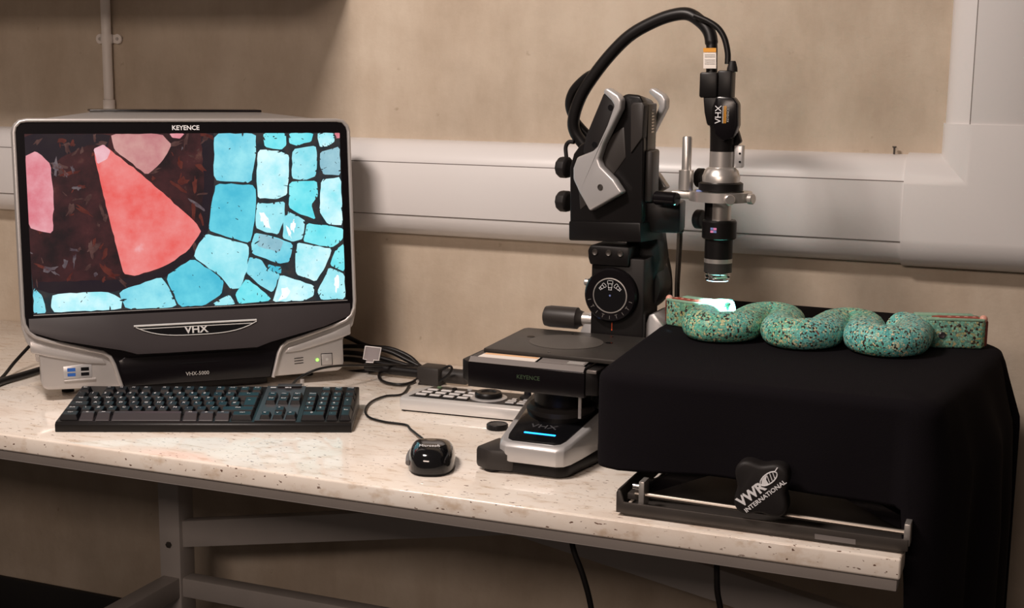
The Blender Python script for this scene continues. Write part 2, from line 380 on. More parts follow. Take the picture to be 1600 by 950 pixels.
# badge on the chin
def coff(b): return .0045+.013*min(1, max(0, (-.150-b)/.0545))
def cp_(a, b, o=0): return mp(a, b, coff(b)+o)
def arc(k, top): return [(-.0985+.197*i/16, top-(k*(1-abs(i/8-1)**3.2))) for i in range(17)]
MB().loft([[cp_(a, -.1715, .0012) for a, b in arc(.0155, -.1735)], [cp_(a, b, .0012) for a, b in arc(.0155, -.1735)]]).build('badge_panel', M['gloss'], ch, world=False)
MB().tube([cp_(a, -.1702, .0018) for a in (-.1015, 0, .0985)], .0018, 8).tube([cp_(a, b, .0016) for a, b in arc(.0165, -.1725)], .0009, 6).tube([cp_(a, -.1750, .0018) for a in (-.094, 0, .092)], .0008, 6).build('badge_frame', M['badge'], ch, world=False, smooth=60)
nb = (cp_(0, -.19)-cp_(0, -.17)).normalized()
text('VHX', .0165, cp_(-.002, -.1808, .0022), MX, -nb, M['badge'], ch, world=False, sx=1.12, bold=.0004)
# ports and buttons on the pods
pl = mprism([(-.2135, -.2300), (-.1695, -.2275), (-.1695, -.2500), (-.2135, -.2500)], -.0005, .0012).build('port_panel', M['silver2'], sh, bevel=.001, world=False)
for a0, mm in ((-.2075, 'usb_blue'), (-.1865, 'gloss')):
    q = mprism([(a0, -.2330), (a0+.0125, -.2330), (a0+.0125, -.2465), (a0, -.2465)], .0009, .0016).build('usb_port', M[mm], pl, world=False)
    mprism([(a0, -.2388), (a0+.0125, -.2388), (a0+.0125, -.2412), (a0, -.2412)], .0015, .0019).build('tongue', M['silver2'], q, world=False)
mprism([(-.2135, -.2520), (-.1640, -.2520), (-.1640, -.2545), (-.2135, -.2545)], .0, .0035).build('lip', M['silver'], sh, bevel=.001, world=False)
for i in range(3): mprism([(.162, -.2400-.0045*i), (.1775, -.2392-.0045*i), (.1775, -.2404-.0045*i), (.162, -.2412-.0045*i)], 0, .0006).build('speaker_slot', M['gloss'], sh, world=False)
MB().lathe(mp(.2020, -.2455, 0), [(.0026, 0), (.0022, .0012)], 14, MN).build('power_light', M['ledgreen'], sh, world=False)
pb = mprism([(.2085, -.2350), (.2285, -.2350), (.2285, -.2555), (.2085, -.2555)], 0, .0006).build('power_button_gap', M['gloss'], sh, world=False)
mprism([(.2095, -.2362), (.2275, -.2362), (.2275, -.2550), (.2095, -.2550)], .0, .0012).build('power_button', M['silver'], pb, bevel=.0005, world=False)
MB().lathe(mp(.2185, -.2455, .0012), [(.0026, 0), (.0026, .0003)], 14, MN).build('button_icon', M['print_grey'], pb, world=False)
# screen
SW, SH = .5092/2, .2864/2
sg = mprism([(-SW, -SH), (SW, -SH), (SW, SH), (-SW, SH)], .0035, .0043).build('screen_glass', M['gloss'], bz, world=False, smooth=0)
mprism([(-SW, -SH-.0022), (SW+.003, -SH-.0022), (SW+.003, -SH-.0010), (-SW, -SH-.0010)], .004, .0048).build('screen_edge', M['silver2'], bz, world=False)
def emat(name, c1, c2, scale, strength, c3=None):
    m = bpy.data.materials.new(name); m.use_nodes = True; nt = m.node_tree; b = nt.nodes['Principled BSDF']
    b.inputs['Base Color'].default_value = (.01, .01, .01, 1); b.inputs['Roughness'].default_value = .25
    tc = nt.nodes.new('ShaderNodeTexCoord').outputs['Object']
    st = [(.35, c1), (.65, c2)]
    if c3: st.append((.74, c3))
    r = ramp(nt, st); nt.links.new(noise(nt, tc, scale, 5, .6), r.inputs[0])
    nt.links.new(r.outputs[0], b.inputs['Emission Color']); b.inputs['Emission Strength'].default_value = strength
    return m
ES = 1.0
E_dark = emat('picture_brown', (.010, .004, .006), (.050, .012, .014), 22, ES, (.11, .045, .035))
E_black = emat('picture_black', (.008, .004, .010), (.014, .008, .012), 20, ES)
E_grout = emat('picture_grout', (.006, .018, .026), (.035, .03, .03), 60, ES)
E_coral = emat('picture_coral', (.74, .09, .08), (.78, .24, .23), 17, ES, (.80, .42, .44))
E_pink = emat('picture_pink', (.62, .16, .20), (.75, .38, .42), 18, ES)
E_tip = emat('picture_tip', (.72, .30, .36), (.80, .52, .56), 18, ES)
E_mauve = emat('picture_mauve', (.45, .15, .17), (.60, .33, .30), 16, ES)
TQ = [emat('picture_turquoise_%s' % n, a, b_, 22, ES) for n, a, b_ in (('soft', (.13, .55, .70), (.30, .74, .82)), ('deep', (.06, .46, .62), (.14, .62, .74)), ('pale', (.22, .68, .78), (.44, .84, .90)), ('bright', (.10, .66, .76), (.26, .82, .88)), ('grey', (.20, .42, .52), (.34, .58, .66)), ('white', (.28, .76, .84), (.68, .93, .97)))]
# picture polygons, in fractions of the screen (u right, v down)
def sp2(u, v): # pixel in photograph crop of the screen -> fraction
    return u, v
PIX = []
def pic(mt, pts, lvl=1): PIX.append((mt, pts, lvl))
# pixel grid of the enlarged screen crop -> bilinear inverse
Q = [(106, 132), (1456, 126), (1483, 856), (146, 912)]
def fr(x, y):
    u = v = .5
    for _ in range(12):
        X = [(1-u)*(1-v), u*(1-v), u*v, (1-u)*v]
        ex = sum(w_*q[0] for w_, q in zip(X, Q))-x; ey = sum(w_*q[1] for w_, q in zip(X, Q))-y
        u -= ex/1345; v -= ey/755
    return u, v
pic(E_dark, [(106, 132), (890, 128), (890, 345), (868, 540), (800, 660), (690, 735), (490, 800), (146, 800), (106, 500)], 1)
pic(E_black, [(106, 132), (455, 132), (440, 200), (370, 175), (240, 240), (215, 330), (106, 260)], 2)
pic(E_black, [(835, 130), (895, 130), (893, 350), (872, 545), (800, 672), (690, 752), (500, 815), (215, 822), (150, 800), (150, 770), (480, 765), (640, 730), (760, 650), (835, 540), (850, 350)], 2)
pic(E_coral, [(384, 196), (425, 177), (600, 320), (842, 545), (780, 640), (690, 702), (560, 748), (510, 738), (485, 640), (430, 420)], 3)
pic(E_tip, [(384, 196), (425, 177), (455, 205), (440, 240), (400, 262)], 4)
pic(E_pink, [(108, 228), (152, 205), (212, 262), (224, 420), (222, 562), (124, 535), (112, 380)], 3)
pic(E_mauve, [(455, 132), (668, 132), (710, 178), (670, 250), (605, 310), (520, 240), (470, 200)], 3)
pic(E_pink, [(700, 130), (765, 130), (745, 152), (712, 148)], 3)
T = TQ
pic(T[0], [(893, 130), (1076, 130), (1076, 220), (1055, 345), (905, 335), (890, 310)], 3)
pic(T[1], [(900, 347), (1060, 352), (1076, 375), (1072, 500), (1050, 607), (950, 580), (868, 550), (880, 440)], 3)
pic(T[3], [(1108, 128), (1210, 128), (1212, 180), (1190, 200), (1115, 188)], 3)
pic(T[3], [(1222, 128), (1335, 128), (1325, 165), (1260, 183), (1225, 172)], 3)
pic(T[5], [(1355, 128), (1430, 128), (1432, 165), (1400, 185), (1365, 188), (1354, 150)], 3)
pic(E_pink, [(1432, 127), (1456, 127), (1456, 150), (1436, 150)], 4)
pic(T[5], [(1085, 200), (1180, 205), (1225, 225), (1222, 330), (1215, 395), (1170, 415), (1085, 412), (1078, 330)], 3)
pic(T[2], [(1240, 198), (1345, 182), (1352, 240), (1345, 315), (1300, 332), (1236, 325)], 3)
pic(T[4], [(1366, 210), (1456, 185), (1460, 312), (1380, 308), (1364, 270)], 3)
pic(T[3], [(1225, 340), (1350, 335), (1356, 400), (1325, 440), (1345, 505), (1270, 480), (1222, 450)], 3)
pic(T[5], [(1370, 330), (1462, 318), (1470, 530), (1400, 525), (1362, 470)], 3)
pic(T[2], [(1080, 430), (1130, 435), (1205, 425), (1205, 500), (1175, 570), (1120, 560), (1075, 540)], 3)
pic(T[2], [(1215, 468), (1265, 490), (1297, 510), (1285, 590), (1240, 602), (1195, 585), (1198, 510)], 3)
pic(T[3], [(1305, 520), (1400, 530), (1472, 545), (1470, 590), (1420, 628), (1335, 612), (1288, 600)], 3)
pic(T[0], [(1072, 562), (1140, 575), (1242, 610), (1225, 690), (1180, 698), (1060, 655), (1055, 610)], 3)
pic(T[4], [(1090, 565), (1200, 598), (1180, 650), (1080, 620)], 4)
pic(T[2], [(860, 565), (955, 590), (1045, 615), (1040, 720), (1005, 805), (965, 808), (920, 750), (805, 668), (825, 610)], 3)
pic(T[5], [(1262, 605), (1330, 618), (1420, 632), (1385, 720), (1345, 778), (1255, 745), (1252, 660)], 3)
pic(T[3], [(1435, 640), (1475, 610), (1478, 735), (1410, 705)], 3)
pic(T[0], [(1045, 668), (1100, 680), (1125, 720), (1185, 745), (1150, 825), (1090, 790), (1032, 735)], 3)
pic(T[1], [(1130, 700), (1190, 712), (1188, 742), (1130, 725)], 4)
pic(T[1], [(800, 672), (905, 745), (935, 775), (925, 830), (850, 880), (745, 885), (685, 750)], 3)
pic(T[0], [(490, 815), (665, 752), (700, 800), (735, 885), (520, 893)], 3)
pic(T[5], [(222, 825), (440, 815), (505, 850), (500, 893), (230, 905), (215, 880)], 3)
pic(T[0], [(146, 796), (180, 830), (197, 906), (146, 909)], 3)
pic(T[3], [(985, 830), (1035, 760), (1143, 850), (1130, 862), (1000, 874)], 3)
pic(T[2], [(890, 870), (960, 832), (988, 875), (890, 880)], 3)
pic(T[5], [(1185, 745), (1340, 795), (1335, 840), (1290, 862), (1150, 866), (1170, 800)], 3)
pic(T[2], [(1405, 715), (1478, 745), (1481, 855), (1370, 858), (1352, 820), (1380, 770)], 3)
def rough_poly(pts, amp):
    if amp:
        q = []
        for (x0, y0), (x1, y1) in zip(pts, pts[1:]+pts[:1]): q += [(x0+(x1-x0)*.10, y0+(y1-y0)*.10), (x0+(x1-x0)*.90, y0+(y1-y0)*.90)]
        pts = q
    out = []; rr = random.Random(len(pts)*31+int(pts[0][0]))
    for (x0, y0), (x1, y1) in zip(pts, pts[1:]+pts[:1]):
        Lg = math.hypot(x1-x0, y1-y0); k = max(1, int(Lg/22)); nx, ny = -(y1-y0)/max(Lg, 1), (x1-x0)/max(Lg, 1)
        for i in range(k):
            t = i/k; j = 0 if i == 0 else rr.uniform(-amp, amp); out.append((x0+(x1-x0)*t+nx*j, y0+(y1-y0)*t+ny*j))
    return out
rr0 = random.Random(11)
def inside(p, poly):
    c_ = False
    for (x0, y0), (x1, y1) in zip(poly, poly[1:]+poly[:1]):
        if (y0 > p[1]) != (y1 > p[1]) and p[0] < (x1-x0)*(p[1]-y0)/(y1-y0)+x0: c_ = not c_
    return c_
def blob(x, y, r, k=7):
    th = rr0.uniform(0, 3.14); st2 = rr0.uniform(1.2, 2.4); o_ = []
    for i in range(k):
        q = r*rr0.uniform(.35, 1.25); a_, b_ = q*st2*math.cos(6.283*i/k), q/st2*math.sin(6.283*i/k)
        o_.append((x+a_*math.cos(th)-b_*math.sin(th), y+a_*math.sin(th)+b_*math.cos(th)))
    return o_
E_fleck = emat('picture_fleck', (.040, .014, .014), (.095, .045, .04), 60, ES)
E_fleck2 = emat('picture_grey_fleck', (.05, .03, .04), (.14, .11, .12), 60, ES)
E_rust = emat('picture_rust', (.06, .009, .008), (.11, .022, .015), 60, ES)
E_shine = emat('picture_shine', (.80, .95, 1), (1, 1, 1), 40, ES)
brown = PIX[0][1]; base = list(PIX)
solid = [p for m_, p, l_ in base if l_ >= 3]
for _ in range(130):
    x, y = rr0.uniform(110, 880), rr0.uniform(140, 790)
    if inside((x, y), brown) and not any(inside((x, y), p) for p in solid): pic(rr0.choice([E_fleck, E_fleck, E_rust, E_rust, E_fleck2]), blob(x, y, rr0.uniform(6, 26), 11), 2.5)
for m_, p, l_ in base:
    if l_ < 3 or not m_.name.startswith('picture_turq'): continue
    xs_ = [q[0] for q in p]; ys_ = [q[1] for q in p]
    for _ in range(7):
        x, y = rr0.uniform(min(xs_), max(xs_)), rr0.uniform(min(ys_), max(ys_))
        if inside((x, y), p): pic(E_grout, blob(x, y, rr0.uniform(1.5, 4)), 5)
    for _ in range(4):
        a_ = rr0.randrange(len(p)); t = rr0.random(); x = p[a_][0]*(1-t)+p[a_-1][0]*t; y = p[a_][1]*(1-t)+p[a_-1][1]*t
        pic(E_grout, blob(x, y, rr0.uniform(4, 9)), 5)
    if m_.name.endswith(('white', 'pale')):
        for _ in range(3):
            x, y = rr0.uniform(min(xs_), max(xs_)), rr0.uniform(min(ys_), max(ys_))
            b9 = blob(x, y, rr0.uniform(14, 40), 13)
            if all(inside(q, p) for q in b9): pic(E_shine, b9, 4)
def spoly(pts, off):
    P = []
    for x, y in pts:
        u, v = fr(x, y); u = min(1, max(0, u)); v = min(1, max(0, v)); P.append(mp(-SW+u*2*SW, SH-v*2*SH, off))
    return P
sp_ = MB(); sp_.add(spoly([(106, 132), (1456, 126), (1483, 856), (146, 912)], .00445), [(0, 1, 2, 3)])
pico = sp_.build('screen_picture', E_grout, bz, world=False, smooth=0)
me = pico.data; bm = bmesh.new(); bm.from_mesh(me); mi = {}
for mt, pts, lvl in PIX:
    if mt.name not in mi: me.materials.append(mt); mi[mt.name] = len(me.materials)-1
    vs = [bm.verts.new(p) for p in spoly(rough_poly(pts, 2.6 if lvl > 1 else 0), .00445+lvl*.00008)]
    f = bm.faces.new(vs); f.normal_update()
    if f.normal.dot(MN) < 0: f.normal_flip()
    f.material_index = mi[mt.name]
bmesh.ops.triangulate(bm, faces=[f for f in bm.faces if len(f.verts) > 4])
bm.to_mesh(me); bm.free()

# ---------------------------------------------------------------- keyboard
kF = Vector((-.416, -.679, 0)); kR = Vector((-.017, -.4995, 0)); ka = math.atan2(kR.y-kF.y, kR.x-kF.x); KW = (kR-kF).length
kb = empty('keyboard', kF, 'black full-size keyboard in front of the monitor', 'keyboard', ka)
KD = .152; U_ = KW/22.95
def ktop(y): return .0135+.021*y/KD
bp_ = [(0, 0, 0), (0, KD, 0), (0, KD, ktop(KD)), (0, KD-.003, ktop(KD)+.0008), (0, .004, .0150), (0, 0, .0120)]
MB().prism([(x+.0, y, z) for x, y, z in bp_], (KW, 0, 0)).build('case', M['kbbody'], kb, bevel=.0015, world=False)
MB().prism([(15.35*U_, y, ktop(y)+.0016) for y in (.006, KD-.004)]+[(18.55*U_, y, ktop(y)+.0016) for y in (KD-.004, .006)], (0, 0, .0012)).build('centre_panel', M['chin'], kb, world=False, smooth=0)
_km = {}
def key(x, row, wu=1, hu=1, leg_='', slope=False):
    w_, h_ = wu*U_-.0012, hu*U_-.0012; y0 = .010+row*U_*1.02; x0 = .0042+x*U_
    kk = (round(w_, 5), round(h_, 5), slope)
    if kk not in _km:
        mb = MB(); t = .0028; hz = .0088
        if slope:
            mb.loft([[(0, -.004, 0), (w_, -.004, 0), (w_, h_, 0), (0, h_, 0)], [(.0012, -.0036, .0016), (w_-.0012, -.0036, .0016), (w_-.0012, h_-.001, .0016), (.0012, h_-.001, .0016)], [(.0022, h_*.5, hz-.0006), (w_-.0022, h_*.5, hz-.0006), (w_-.0022, h_-.0018, hz), (.0022, h_-.0018, hz)]], close=True, caps=True)
        else:
            mb.loft([[(0, 0, 0), (w_, 0, 0), (w_, h_, 0), (0, h_, 0)], [(t, .0032, hz-.0008), (w_-t, .0032, hz-.0008), (w_-t, h_-.0016, hz), (t, h_-.0016, hz)]], close=True, caps=True)
        _km[kk] = mb.build('key', M['key_sheen' if slope else 'key'], kb, world=False, smooth=0, bevel=.0007, seg=1); o = _km[kk]
    else:
        o = _km[kk].copy(); COL.objects.link(o)
    o.location = (x0, y0, ktop(y0)+.0008); o.rotation_euler = (.135, 0, 0)
    if leg_:
        sz = .0074 if len(leg_) == 1 else .0048
        if slope: lo = Vector((w_*.45, h_*.68, .0091))
        else: lo = Vector((w_*.5 if len(leg_) > 2 else w_*.42, h_*.62, .0091))
        text(leg_, sz, lo, (1, 0, 0), (0, 1, 0.03), M['legend'], o, 'legend', world=False, depth=.0001)
    return o
def rowk(row, items, x=0):
    for it in items:
        if isinstance(it, (int, float)): x += it; continue
        s_, wu = it if isinstance(it, tuple) else (it, 1)
        key(x, row, wu, 1, s_); x += wu
rowk(5.25, ['Esc', 1, 'F1', 'F2', 'F3', 'F4', .5, 'F5', 'F6', 'F7', 'F8', .5, 'F9', 'F10', 'F11', 'F12'])
rowk(4, list('`1234567890-=')+[('<--', 2)])
rowk(3, [('Tab', 1.5)]+list('QWERTYUIOP[]')); key(13.75, 2, 1.25, 2, '<-')
rowk(2, [('Caps', 1.75)]+list("ASDFGHJKL;'#"))
rowk(1, [('Shift', 1.25)]+list('\\ZXCVBNM,./')+[('Shift', 2.75)])
key(0, 0, 1.5, 1, 'Ctrl'); x_ = 1.5
for s_, wu in (('o', 1.25), ('Alt', 1.25), ('', 5.5), ('Alt', 1.25), ('o', 1.25), ('=', 1.25)): key(x_, 0, wu, 1, s_, True); x_ += wu
key(13.25, 0, 1.75, 1, 'Ctrl')
rowk(4, ['Ins', 'Hm', 'PgU'], 15.45); rowk(3, ['Del', 'End', 'PgD'], 15.45)
key(16.45, 1, 1, 1, '^'); rowk(0, ['<', 'v', '>'], 15.45)
rowk(5.25, ['Calc', 'Mail', 'Web'], 19.7); rowk(4, ['Num', '/', '*', '-'], 18.7)
rowk(3, list('789'), 18.7); rowk(2, list('456'), 18.7); rowk(1, list('123'), 18.7); key(18.7, 0, 2, 1, '0'); key(20.7, 0, 1, 1, '.')
key(21.7, 2, 1, 2, '+'); key(21.7, 0, 1, 2, 'Ent')
MB().span((16.2*U_, KD-.013, ktop(KD)+.003), (18.2*U_, KD+.004, ktop(KD)+.0046)).build('cable_hood', M['chin'], kb, bevel=.0015, world=False)
for i, (x0, w_) in enumerate(((15.7, .45), (16.9, .35), (17.2, .2))): MB().span((x0*U_, KD-.020, ktop(KD)+.0028), ((x0+w_)*U_, KD-.0165, ktop(KD)+.0033)).build('logo_mark', M['legend'], kb, world=False, smooth=0)
kc = [kb.matrix_basis @ Vector((17.3*U_, KD, .028))] if False else [Vector(kF)+Matrix.Rotation(ka, 3, 'Z') @ Vector((17.3*U_, KD-.002, .037))]
cable('keyboard_cable', kc+[at(470, 589, y=-.345), at(500, 576, y=-.315), at(540, 571, y=-.25), at(600, 571, y=-.16), at(655, 572, y=-.10), at(700, 573, y=-.10)], .0022, 'thin black cable arching from the back of the keyboard to the right')

# ---------------------------------------------------------------- mouse
mo_c = Vector((.166, -.604, 0)); mo = empty('computer_mouse', mo_c, 'glossy black computer mouse in front of the silver control pad', 'mouse', math.radians(22))
mL, mW, mH = .114, .064, .0395
def mouse_surf(nu=26, nv=22, z0=.004):
    rows = []
    for j in range(nv+1):
        ph = (j/nv)*math.pi/2; row = []
        for i in range(nu):
            a = 2*math.pi*i/nu; ca, sa = math.cos(a), math.sin(a)
            ex = .72; x = mW/2*abs(ca)**ex*(1 if ca >= 0 else -1); y = mL/2*abs(sa)**.82*(1 if sa >= 0 else -1)
            k = math.cos(ph)**.55; zz = math.sin(ph)**.85
            hh = mH*(1-.28*max(0, y*2/mL)**1.5)
            row.append((x*k, y*k-.004*zz, z0+(hh-z0)*zz))
        rows.append(row)
    return rows
mbm = MB().loft(mouse_surf(), close=True); mbm.add(mouse_surf()[0], [tuple(range(25, -1, -1))])
mbody = mbm.build('body', M['gloss'], mo, world=False, smooth=60)
bs = MB(); bs.prism([(p[0]*.96, p[1]*.96, .0005) for p in mouse_surf()[0]], (0, 0, .005)); bs.build('base', M['black'], mo, world=False, smooth=60)
MB().lathe((-.004, .034, .0195), [(.0085, 0), (.0085, .008)], 20, (1, 0, 0)).build('scroll_wheel', M['dgrey'], mo, world=False)
sg_ = MB(); sg_.tube(spline([(-.0298, .03, .012), (-.0312, .0, .014), (-.0300, -.03, .012)], 6), .004, 8); sg_.build('side_grip', M['sticker_grey'], mo, world=False, smooth=60)
text('Microsoft', .0072, (-.001, -.0375, .0384), (1, .0, 0), (0, 1, .34), M['legend'], mbody, world=False, depth=.0006)
mcab = [Vector(mo_c)+Matrix.Rotation(math.radians(22), 3, 'Z') @ Vector((0, mL/2-.004, .010)), at(643, 672, z=.004), at(634, 664, z=.003), at(600, 659, z=.003), at(577, 652, z=.003), at(571, 641, z=.003), at(580, 628, z=.003), at(602, 619, z=.003), at(628, 616, z=.003), at(640, 602, z=.003)]
cable('mouse_cable', mcab, .0019, 'thin black mouse cable curling on the granite beside the control pad')

# ---------------------------------------------------------------- control pad
cyaw = math.radians(3.5)
cpad = empty('control_pad', (-.018, -.352, 0), 'silver control pad with rows of buttons, a round dial and a joystick', 'controller', cyaw)
PWD, PDP = .256, .102
MB().prism([(.006, 0, .002), (PWD, 0, .002), (PWD, PDP, .002), (.022, PDP, .002), (.004, PDP-.03, .002), (0, .02, .002)], (0, 0, .019)).build('body', M['pad_silver'], cpad, bevel=.003, world=False)
MB().span((.008, .004, 0), (PWD-.006, PDP-.006, .003)).build('base', M['black_soft'], cpad, world=False)
MB().prism([(.014, .018, .021), (PWD-.004, .018, .021), (PWD-.004, PDP-.006, .021), (.026, PDP-.006, .021)], (0, 0, .0008)).build('face', M['dgrey'], cpad, world=False, bevel=.0003)
for r in range(4):
    for c_ in range(4):
        if r == 3:
            MB().lathe((.040+c_*.0265, .086, .0216), [(.0042, 0), (.0042, .002), (.003, .0028)], 14).build('button', M['print_green' if c_ == 0 else 'black' if c_ == 1 else 'silver2'], cpad, world=False)
        else:
            q = MB().box((.032+c_*.0235+r*.003, .026+r*.0175, .0224), (.0205, .0135, .0020)).build('key', M['black'], cpad, world=False, bevel=.0005, seg=1)
            MB().box((.032+c_*.0235+r*.003, .0275+r*.0175, .0240), (.0175, .0075, .0022)).build('keycap', M['pvc'], q, world=False, bevel=.0006, seg=1)
jd = MB().lathe((.138, .050, .0216), [(.030, 0), (.030, .0015), (.027, .0025), (.024, .0025)], 36).build('dial_ring', M['silver2'], cpad, world=False)
MB().lathe((.138, .050, .0216), [(.022, 0), (.022, .008), (.020, .0105), (.013, .0105), (.011, .0085), (.001, .0085)], 36).build('dial', M['black'], jd, world=False)
MB().lathe((.197, .070, .0216), [(.013, 0), (.012, .003), (.006, .006), (.0055, .012), (.008, .016), (.008, .020), (.005, .022)], 20).build('joystick', M['black_soft'], cpad, world=False)
MB().span((.176, .020, .0216), (PWD-.008, .058, .0226)).build('key_field', M['black'], cpad, world=False)
for i in range(4):
    for j in range(3):
        nm = 'ledblue' if (i, j) == (2, 2) else 'silver2'
        MB().box((.182+i*.019, .0265+j*.0115, .0234), (.0145 if j != 2 else .008, .0075, .0024)).build('key', M[nm], cpad, world=False, bevel=.0006, seg=1)
lc = MB().lathe(at(777, 670, z=0), [(.0150, 0), (.0165, .001), (.0165, .007), (.0150, .0085), (.0135, .0085), (.013, .0078), (.001, .0078)], 28).build('lens_cap', M['black'], smooth=40)
tag(lc, 'small round black cap lying between the control pad and the microscope base', 'cap')

# ---------------------------------------------------------------- cables behind
cable('power_cable', [at(-60, 622, z=.007), at(0, 597, z=.007), at(30, 588, z=.007), at(66, 577, z=.007), at(100, 566, z=.007)], .0062, 'thick black cable on the worktop at the left edge beside the monitor')
cable('signal_cable', [at(-20, 606, z=.006), at(3, 590, z=.008), at(22, 567, y=-.40), at(43, 544, y=-.36), at(55, 532, y=-.34)], .0030, 'thin black cable running down from the left side of the monitor')
GB = 'cables bundled behind the monitor'
for i, (pts, r, lb) in enumerate([
    ([(500, 515), (541, 526), (575, 541), (610, 545), (640, 558), (660, 575), (690, 583)], .0042, 'uppermost black cable of the bundle to the right of the monitor'),
    ([(500, 545), (545, 541), (580, 543), (610, 550), (635, 562), (655, 572)], .0040, 'second black cable from the top in the bundle right of the monitor'),
    ([(500, 552), (545, 551), (580, 556), (615, 565), (660, 578)], .0045, 'black cable in the middle of the bundle right of the monitor'),
    ([(500, 562), (545, 561), (580, 566), (620, 572), (660, 580)], .0050, 'black cable low in the bundle passing behind the clear tag'),
    ([(500, 585), (545, 582), (580, 579), (605, 577), (635, 580), (668, 585)], .0040, 'lowest black cable of the bundle lying on the granite')]):
    cable('bundled_cable', [at(u, v, y=-.085-.010*i) for u, v in pts], r, lb, group=GB)
cable('thick_cable', [at(u, v, y=-.14) for u, v in [(572, 571), (600, 576), (630, 580), (658, 583)]], .0085, 'thick dark sleeve of a connector lying in the cable bundle', 'cable')
cable('looped_cable', [at(u, v, z=.004) for u, v in [(602, 574), (594, 582), (593, 591), (604, 598), (625, 601), (642, 598), (655, 590)]], .0026, 'thin black cable lying in a loop on the granite behind the control pad')
pk = empty('cable_clamp', at(680, 597, z=0), 'dark block shaped connector clamp at the end of the cable bundle', 'connector')
pc = at(678, 582, y=-.155)
MB().span((pc.x-.024, -.175, .0), (pc.x+.018, -.135, .032)).build('block', M['dgrey'], pk, bevel=.004)
MB().lathe((pc.x+.014, -.15, .016), [(.013, 0), (.013, .045), (.010, .05)], 20, (1, 0, 0)).build('plug', M['dgrey'], pk)
MB().lathe((pc.x-.020, -.1755, .007), [(.003, 0), (.003, .003)], 12, (0, -1, 0)).build('screw', M['steel'], pk)
MB().tube(spline([at(690, 578, y=-.18), at(702, 572, y=-.18), at(706, 577, y=-.18), at(698, 588, y=-.18), at(686, 596, y=-.18)], 6), .0022, 8).build('cable_tie', M['black'], pk, smooth=60)
tgp = at(580, 566, y=-.16); tgo = empty('clear_tag', tgp, 'clear plastic tag with pale rim propped on the cable bundle', 'tag')
def tpx(u, v): return at(u, v, y=-.16)
tg = [tpx(u, v) for u, v in ((571, 541), (595.5, 543.5), (592, 563), (584, 562.5), (583, 566.5), (572, 566), (573, 562), (567.5, 561))]
MB().prism(tg, (0, .002, 0)).build('sheet', M['clear'], tgo, smooth=0)
MB().tube(tg+[tg[0]], .0011, 6).build('rim', M['clear_edge'], tgo, smooth=60)

# ---------------------------------------------------------------- microscope stand
ms = empty('microscope_stand', (.32, -.42, 0), 'black and silver digital microscope stand with a square stage and dial', 'microscope')
# foot outriggers and base
MB().prism([(.226, -.594, .003), (.250, -.606, .003), (.285, -.600, .003), (.285, -.540, .003), (.236, -.540, .003)], (0, 0, .030)).build('outrigger', M['dgrey'], ms, bevel=.006)
MB().lathe((.250, -.588, 0), [(.012, 0), (.012, .004)], 20).build('rubber_foot', M['black_soft'], ms)
tray = [(.262, -.588), (.272, -.598), (.345, -.598), (.358, -.588), (.385, -.44), (.400, -.26), (.245, -.26), (.250, -.44)]
MB().prism([(x, y, .002) for x, y in tray], (0, 0, .019)).build('under_tray', M['black'], ms, bevel=.005)
def nose(f, zt):
    return [((x-.31)*f+.31, (y+.42)*f-.42, zt(y)) for x, y in [(.258, -.582), (.263, -.596), (.273, -.6015), (.345, -.6015), (.355, -.596), (.360, -.582), (.378, -.45), (.378, -.36), (.243, -.36), (.243, -.45)]]
zt = lambda y: .044+max(0, (y+.6015))*.16
sb = MB().loft([nose(1, lambda y: .018), nose(1.0, lambda y: zt(y)-.005), nose(.97, zt)], close=True, caps=True).build('base_shell', M['silver2'], ms, bevel=.0015)
pan = [(.2675, -.575), (.271, -.586), (.279, -.5905), (.338, -.5905), (.346, -.586), (.350, -.575), (.362, -.46), (.254, -.46)]
bpn = MB().loft([[(x, y, zt(y)-.004) for x, y in pan], [(x, y, zt(y)+.0010) for x, y in pan]], close=True, caps=True).build('base_panel', M['gloss'], sb, bevel=.0008)
up_ = Vector((0, 1, .16)).normalized()
text('VHX', .016, (.305, -.541, zt(-.541)+.0012), (1, 0, 0), up_, M['print_dim'], bpn, depth=.0004, sx=1.2)
MB().span((.286, -.5665, zt(-.5665)+.0008), (.331, -.5640, zt(-.564)+.0018)).build('status_light', M['ledblue'], bpn, smooth=0)
MB().lathe((.303, -.462, .050), [(.052, 0), (.051, .016), (.046, .021), (.040, .021)], 40).build('collar', M['dgrey'], ms, smooth=40)
MB().lathe((.303, -.462, .060), [(.040, 0), (.040, .048)], 36).build('pedestal', M['black'], ms)
MB().span((.352, -.535, .070), (.356, -.532, .106)).build('lift_guide', M['steel'], ms)
# stage
st_ = MB().prism([(.197, -.555, .104), (.367, -.555, .104), (.367, -.555, .1395), (.367, -.5465, .146), (.367, -.36, .148), (.197, -.36, .148), (.197, -.5465, .146), (.197, -.555, .1395)][:0] or [(.197, -.555, .104), (.197, -.555, .1385), (.197, -.5480, .1445), (.197, -.36, .1465), (.197, -.36, .104)], (.170, 0, 0)).build('stage', M['gloss_bezel'], ms, bevel=.0012)
MB().prism([(.1985, -.5556, .1390), (.1985, -.5484, .1452), (.3655, -.5484, .1452), (.3655, -.5556, .1390)], (0, -.0004, .0006)).build('edge_strip', M['bevel'], st_, smooth=0)
MB().prism([(.197, -.553, .109), (.1835, -.543, .111), (.1835, -.40, .111), (.197, -.37, .109)], (0, 0, .029)).build('end_cap', M['black'], st_, bevel=.002)
MB().prism([(.367, -.553, .107), (.384, -.548, .107), (.384, -.40, .107), (.367, -.37, .107)], (0, 0, .035)).build('end_cap', M['black'], st_, bevel=.002)
MB().span((.369, -.5535, .138), (.383, -.549, .1425)).build('corner_trim', M['bevel'], st_, bevel=.001)
